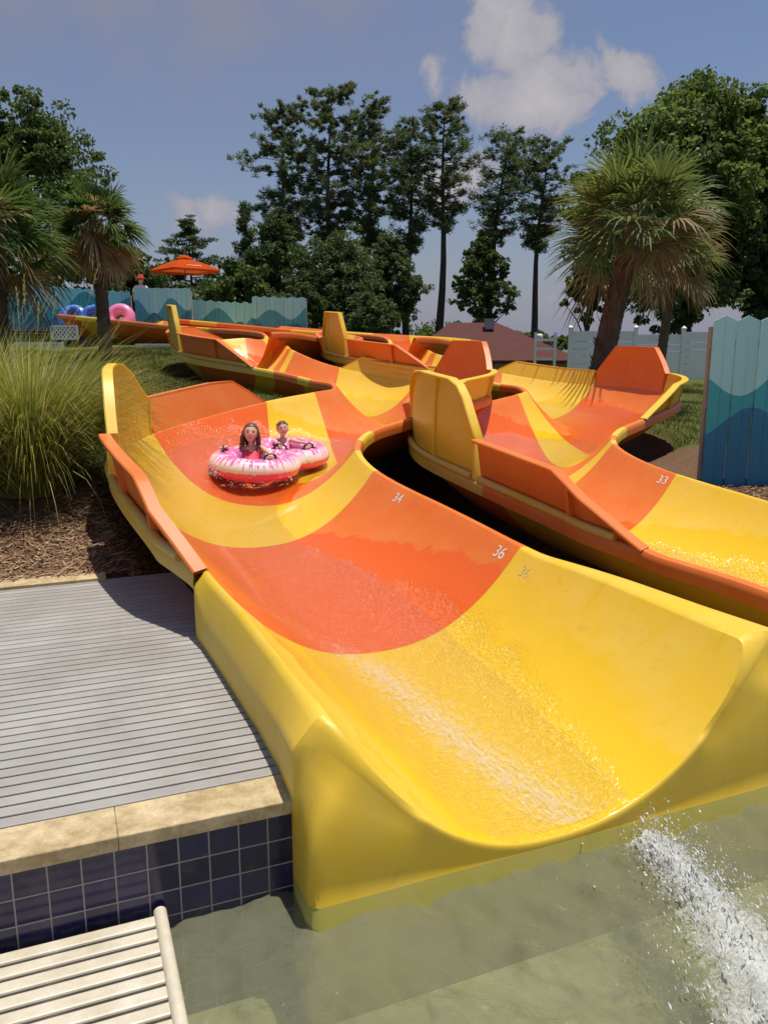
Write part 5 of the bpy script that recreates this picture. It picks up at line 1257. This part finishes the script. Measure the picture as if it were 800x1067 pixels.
def tall_grass(label, x, y, n, seed, h0, h1, spread, plumes=10):
    r = np.random.default_rng(seed); z = gz(x, y); root = empty('ornamental_grass', (x, y, z)); tag(root, label, 'ornamental grass', 'fountain grass clumps by the deck')
    def ribbons(n, hmin, hmax, w, fall, ang):
        a = r.uniform(0, 6.283, n); q = r.uniform(0, 1, n) ** .5 * spread * .3; tilt = np.abs(r.normal(0, ang, n)); L = r.uniform(hmin, hmax, n)
        c, s_ = np.cos(a), np.sin(a); t = np.linspace(0, 1, 7)[None]; T = tilt[:, None] + fall * r.uniform(.5, 1.4, n)[:, None] * t ** 1.6
        st = L[:, None] / 6; hx = np.cumsum(np.sin(T) * st, 1) - np.sin(T[:, :1]) * st; hz = np.cumsum(np.cos(T) * st, 1) - np.cos(T[:, :1]) * st
        X = (c * q)[:, None] + c[:, None] * hx; Y = (s_ * q)[:, None] + s_[:, None] * hx; W = w * (1 - t ** 2 * .92)
        fa = a + r.uniform(-1.2, 1.2, n); px, py = -np.sin(fa)[:, None] * W, np.cos(fa)[:, None] * W
        V = np.stack([np.stack([X - px, Y - py, hz - .03], -1), np.stack([X + px, Y + py, hz - .03], -1)], 2).reshape(n, 14, 3)
        f = np.array([(2 * i, 2 * i + 1, 2 * i + 3, 2 * i + 2) for i in range(6)]); F = f[None] + (np.arange(n) * 14)[:, None, None]
        return V.reshape(-1, 3), F.reshape(-1, 4), np.repeat(r.integers(0, 10, n), 6), V
    V, F, mi, _ = ribbons(n, h0, h1, .0042, 1.35, .30)
    mi = np.where(mi < 5, 0, np.where(mi < 8, 1, 2))
    np_mesh('blades', V, F, [GB1, GB2, GB3], root, mi=mi)
    if plumes:
        V, F, mi, VV = ribbons(plumes, h1 * .95, h1 * 1.15, .003, .3, .22); P = VV[:, -1]; sV = [V]; sF = [F]; nb = len(V)
        k = 60; dirs = VV[:, 12] - VV[:, 8]; dirs /= np.linalg.norm(dirs, axis=1, keepdims=True)
        c = np.repeat(P, k, 0) - np.repeat(dirs, k, 0) * r.uniform(0, .26, (plumes * k, 1)); e = r.normal(0, .5, (plumes * k, 3)) + np.repeat(dirs, k, 0)
        lv = leaves(c + e * .01, e, r.uniform(.02, .05, plumes * k), np.full(plumes * k, .004), r); sV.append(lv); sF.append(np.arange(4 * plumes * k).reshape(-1, 4) + nb)
        np_mesh('seed_plumes', np.vstack(sV), np.vstack(sF), GB3, root)
GB1 = leafmat('fountain_grass_green', (.22, .26, .035), .35, .5, .3); GB2 = leafmat('fountain_grass_yellow', (.34, .34, .065), .35, .5, .3); GB3 = leafmat('fountain_grass_straw', (.46, .40, .18), .3, .6, .25)
tall_grass('big fountain grass clump spilling over the mulch beside the slide', -3.42, 7.75, 5200, 31, 1.1, 1.95, 1.1, 14)
tall_grass('fountain grass clump at the left edge, nearest the deck curb', -4.35, 7.3, 3000, 32, .9, 1.6, 1.0, 8)
tall_grass('fountain grass clump farther up the bank with pale seed plumes', -4.55, 9.2, 2600, 33, 1.0, 1.75, .9, 22)

broadleaf('big dark oak rising behind the far left palms', 44, 92, 86, 290, 40, 22000, 41, [L_DEC, L_DEC2], lobes=30)
broadleaf('dark leafy tree low behind the palm trunk and blue tubes', 110, 62, 225, 332, 36, 8000, 42, [L_DEC2, L_DEC], lobes=18)
broadleaf('dense dark tree at the left edge behind the fence', -8, 60, 195, 335, 35, 8000, 43, [L_DEC2], lobes=18)
broadleaf('low bushy tree directly behind the orange umbrella', 178, 48, 262, 340, 37, 7000, 44, [L_DEC2, L_DEC], lobes=16)
broadleaf('low bushy tree between the orange umbrella and the pines', 248, 48, 272, 342, 36, 7000, 45, [L_DEC2, L_DEC], lobes=16)
cedar('flat-layered cedar above the orange umbrella', 206, 40, 230, 318, 45, 9000, 46, True)
cedar('narrow spiky cedar left of the tall pines', 263, 22, 213, 335, 48, 6500, 47, False)
pine('tallest pine at the centre of the dark clump', 345, 44, 95, 262, 45, 15000, 51, .2)
pine('leftmost pine with crown over the cedar tip', 305, 38, 116, 262, 46, 12000, 52, -.3)
pine('pine right of the tallest one, its crown touching it', 385, 34, 108, 262, 46, 11000, 53, .2)
pine('slim pine right of the dark clump with sky on its right', 424, 26, 128, 265, 47, 7500, 54, .1)
pine('pine with round topknot and long bare trunk', 456, 34, 108, 240, 47, 9000, 55, .25)
pine('leaning pine over the brown roof', 500, 34, 138, 255, 48, 7500, 56, 1.3)
pine('last pine on the right, bare trunk beside the palm', 550, 32, 150, 262, 47, 8500, 57, .5)
broadleaf('dark understory tree below the leftmost pine', 296, 44, 212, 352, 43, 15000, 61, [L_DEC2, L_PINE], lobes=44, size=.15)
broadleaf('dark understory tree below the tallest pine', 352, 60, 236, 356, 42, 18000, 62, [L_DEC2, L_PINE], lobes=54, size=.15)
broadleaf('dark understory tree below the slim pine', 408, 38, 242, 356, 43, 13000, 63, [L_DEC2, L_PINE], lobes=40, size=.15)
broadleaf('bushy dark tree standing behind the brown roof', 500, 34, 228, 362, 46, 11000, 64, [L_DEC2, L_DEC], lobes=40, size=.15)
broadleaf('low dark bush right behind the far teal fence end', 312, 40, 285, 362, 38, 8000, 90, [L_DEC2, L_PINE], lobes=22, size=.14)
broadleaf('low dark bush under the pines behind the orange trough', 382, 44, 296, 364, 38, 8000, 91, [L_DEC2, L_PINE], lobes=22, size=.14)
broadleaf('huge spreading green tree behind the right palm', 708, 132, 58, 340, 39, 52000, 65, [L_DEC, L_LIT], lobes=70, size=.23)
broadleaf('big green tree at the right edge behind the teal fence', 815, 80, 74, 345, 37, 20000, 66, [L_DEC, L_LIT], lobes=44, size=.23)
broadleaf('small tree left of the palm, over the white fence end', 606, 32, 250, 350, 44, 6000, 67, [L_DEC, L_LIT], lobes=14)
broadleaf('dark bush behind the white fence, right of the palm', 705, 62, 262, 350, 35, 9000, 68, [L_DEC2, L_DEC], lobes=18)
broadleaf('dark bush behind the white fence at the right edge', 800, 70, 235, 352, 35.5, 9000, 69, [L_DEC2, L_DEC], lobes=18)
for i, (px, hw, yt, d, lb) in enumerate([(560, 26, 347, 120, 'tiny distant tree seen past the bare pine trunk'), (590, 22, 350, 125, 'tiny distant tree over the white rail fence'), (520, 40, 349, 130, 'distant tree low over the brown roof'), (450, 60, 346, 125, 'distant tree seen between pine trunks')]):
    broadleaf(lb, px, hw, yt, 366, d, 2500, 80 + i, [L_DEC], lobes=10, size=.55, group='distant tree line')
fan_palm('big shaggy fan palm with thick trunk in front of the white fence', (4.22, 16.2), (4.85, 16.2, 4.52), 1.75, .20, 60, 71, (L_PALM, L_DEAD), .10, -50, nl=24)
fan_palm('slender fan palm behind the shaggy one', (7.55, 22.5), (7.85, 22.5, 4.5), 1.4, .12, 36, 72, (L_PALM, L_DEAD), .25, -65)
fan_palm('fan palm cut by the left picture edge', (-7.15, 15.2), (-7.0, 15.2, 4.25), 1.65, .19, 46, 73, (L_PALMD, L_DEAD), .18, -70)
fan_palm('thin-trunked palm in front of the blue and pink spare tubes', (-5.75, 17.0), (-5.78, 17.0, 4.60), 1.02, .12, 40, 74, (L_PALMD, L_DEAD), .30, -75)

# ---------------------------------------------------------------- sky, sun, camera
SUN_DIR = Vector((.155, .045, .97)).normalized()
wd = bpy.data.worlds.new('World'); SC.world = wd; wd.use_nodes = True; nt = wd.node_tree; nt.nodes.clear()
def wn(ty, **kw):
    n = nt.nodes.new(ty)
    for k, v in kw.items(): setattr(n, k, v)
    return n
def wl(a, b): nt.links.new(a, b)
def wm(op, a, b=None, c=None, clamp=False):
    n = wn('ShaderNodeMath', operation=op, use_clamp=clamp)
    for i, x in enumerate((a, b, c)):
        if x is None: continue
        if isinstance(x, bpy.types.NodeSocket): wl(x, n.inputs[i])
        else: n.inputs[i].default_value = x
    return n.outputs[0]
sky = wn('ShaderNodeTexSky', sky_type='NISHITA', sun_disc=False); sky.sun_elevation = math.asin(SUN_DIR.z); sky.sun_rotation = math.atan2(SUN_DIR.x, SUN_DIR.y)
sky.air_density = 1.3; sky.dust_density = 1.2; sky.ozone_density = 3.5
tc = wn('ShaderNodeTexCoord'); sp = wn('ShaderNodeSeparateXYZ'); wl(tc.outputs['Generated'], sp.inputs[0])
az = wm('ARCTAN2', sp.outputs[0], sp.outputs[1]); el = wm('ARCSINE', sp.outputs[2])
def wnoise(scale, detail, rough, dist=.0):
    n = wn('ShaderNodeTexNoise'); wl(tc.outputs['Generated'], n.inputs['Vector']); n.inputs['Scale'].default_value = scale; n.inputs['Detail'].default_value = detail; n.inputs['Roughness'].default_value = rough; n.inputs['Distortion'].default_value = dist; return n.outputs[0]
n_big = wnoise(14., 9, .60, .25); n_fine = wnoise(26., 6, .6)
tot = None
for a, e, sa, se, k in [(.19, .268, .085, .034, 1.0), (.135, .345, .042, .05, .95), (.262, .285, .04, .022, .95), (.12, .262, .04, .025, .8), (.085, .19, .08, .035, .75), (.05, .29, .02, .03, .5), (-.185, .150, .035, .022, .85), (-.13, .19, .03, .02, .4), (.46, .27, .05, .035, .6), (.2, .06, .3, .06, .35), (-.6, .2, .15, .06, .7), (.9, .25, .2, .08, .9), (-1.2, .3, .3, .1, .8), (2.2, .4, .4, .15, .8)]:
    da = wm('MULTIPLY', wm('SUBTRACT', az, a), 1 / sa); de = wm('MULTIPLY', wm('SUBTRACT', el, e), 1 / se)
    g = wm('MULTIPLY', wm('EXPONENT', wm('MULTIPLY', wm('ADD', wm('MULTIPLY', da, da), wm('MULTIPLY', de, de)), -.5)), k)
    tot = g if tot is None else wm('MAXIMUM', tot, g)
den = wm('ADD', tot, wm('MULTIPLY_ADD', n_big, 2.2, -1.52)); cm = wm('MULTIPLY', wm('ADD', den, -.06), 3.6, clamp=True)
veil = None
for a, e, sa, se, k in [(-.22, .39, .24, .08, 1.0), (.1, .47, .25, .05, .5), (-.45, .36, .2, .05, .8)]:
    da = wm('MULTIPLY', wm('SUBTRACT', az, a), 1 / sa); de = wm('MULTIPLY', wm('SUBTRACT', el, e), 1 / se)
    g = wm('MULTIPLY', wm('EXPONENT', wm('MULTIPLY', wm('ADD', wm('MULTIPLY', da, da), wm('MULTIPLY', de, de)), -.5)), k); veil = g if veil is None else wm('MAXIMUM', veil, g)
vm = wm('MULTIPLY', veil, wm('MULTIPLY', wm('ADD', wm('MULTIPLY_ADD', n_fine, .5, n_big), -.30), 1.7, clamp=True), clamp=True)
def mixc(f, a, b):
    n = wn('ShaderNodeMix', data_type='RGBA'); wl(f, n.inputs[0]) if isinstance(f, bpy.types.NodeSocket) else setattr(n.inputs[0], 'default_value', f)
    for x, i in ((a, 6), (b, 7)):
        if isinstance(x, bpy.types.NodeSocket): wl(x, n.inputs[i])
        else: n.inputs[i].default_value = (*x, 1)
    return n.outputs[2]
tone = wn('ShaderNodeHueSaturation'); tone.inputs['Saturation'].default_value = 1.0; tone.inputs['Value'].default_value = 1.0; tint = wn('ShaderNodeMix', data_type='RGBA', blend_type='MULTIPLY'); tint.inputs[0].default_value = 1.; wl(sky.outputs[0], tint.inputs[6]); tint.inputs[7].default_value = (1.0, .97, 1.09, 1); wl(tint.outputs[2], tone.inputs['Color'])
hz = wm('MULTIPLY', wm('EXPONENT', wm('MULTIPLY', wm('MAXIMUM', el, 0.), -9.)), .85, clamp=True)
base_sky = mixc(hz, tone.outputs[0], (3.7, 3.95, 5.5))
lit = wm('MULTIPLY', wm('ADD', den, -.1), 1.1, clamp=True)
cc = mixc(lit, (4.4, 4.4, 5.3), (6.9, 6.6, 6.8))
c1 = mixc(wm('MULTIPLY', vm, 1.0), base_sky, (3.5, 3.5, 4.5)); c2 = mixc(cm, c1, cc)
bg = wn('ShaderNodeBackground'); bg.inputs['Strength'].default_value = .075; wl(c2, bg.inputs['Color'])
wo = wn('ShaderNodeOutputWorld'); wl(bg.outputs[0], wo.inputs[0])
sl = bpy.data.lights.new('sun', 'SUN'); sl.energy = 4.5; sl.angle = R_(.6); sl.color = (1, .945, .86)
so = link(bpy.data.objects.new('sun', sl)); so.rotation_euler = (-SUN_DIR).to_track_quat('-Z', 'Y').to_euler()
cd = bpy.data.cameras.new('camera'); cam = link(bpy.data.objects.new('camera', cd)); cam.location = (0, 0, 2.1); cam.rotation_euler = (math.pi / 2 - PITCH, 0, 0)
cd.sensor_fit = 'VERTICAL'; cd.sensor_height = 24.; cd.lens = 839. / 1067 * 24; cd.clip_start = .05; cd.clip_end = 2000
SC.camera = cam
SC.view_settings.view_transform = 'Standard'; SC.view_settings.look = 'None'; SC.view_settings.gamma = 1; SC.view_settings.exposure = 0.0
SC.cycles.max_bounces = 8; SC.cycles.transparent_max_bounces = 16; SC.cycles.diffuse_bounces = 3; SC.cycles.glossy_bounces = 4
SC.cycles.use_denoising = True; SC.cycles.sample_clamp_indirect = 8
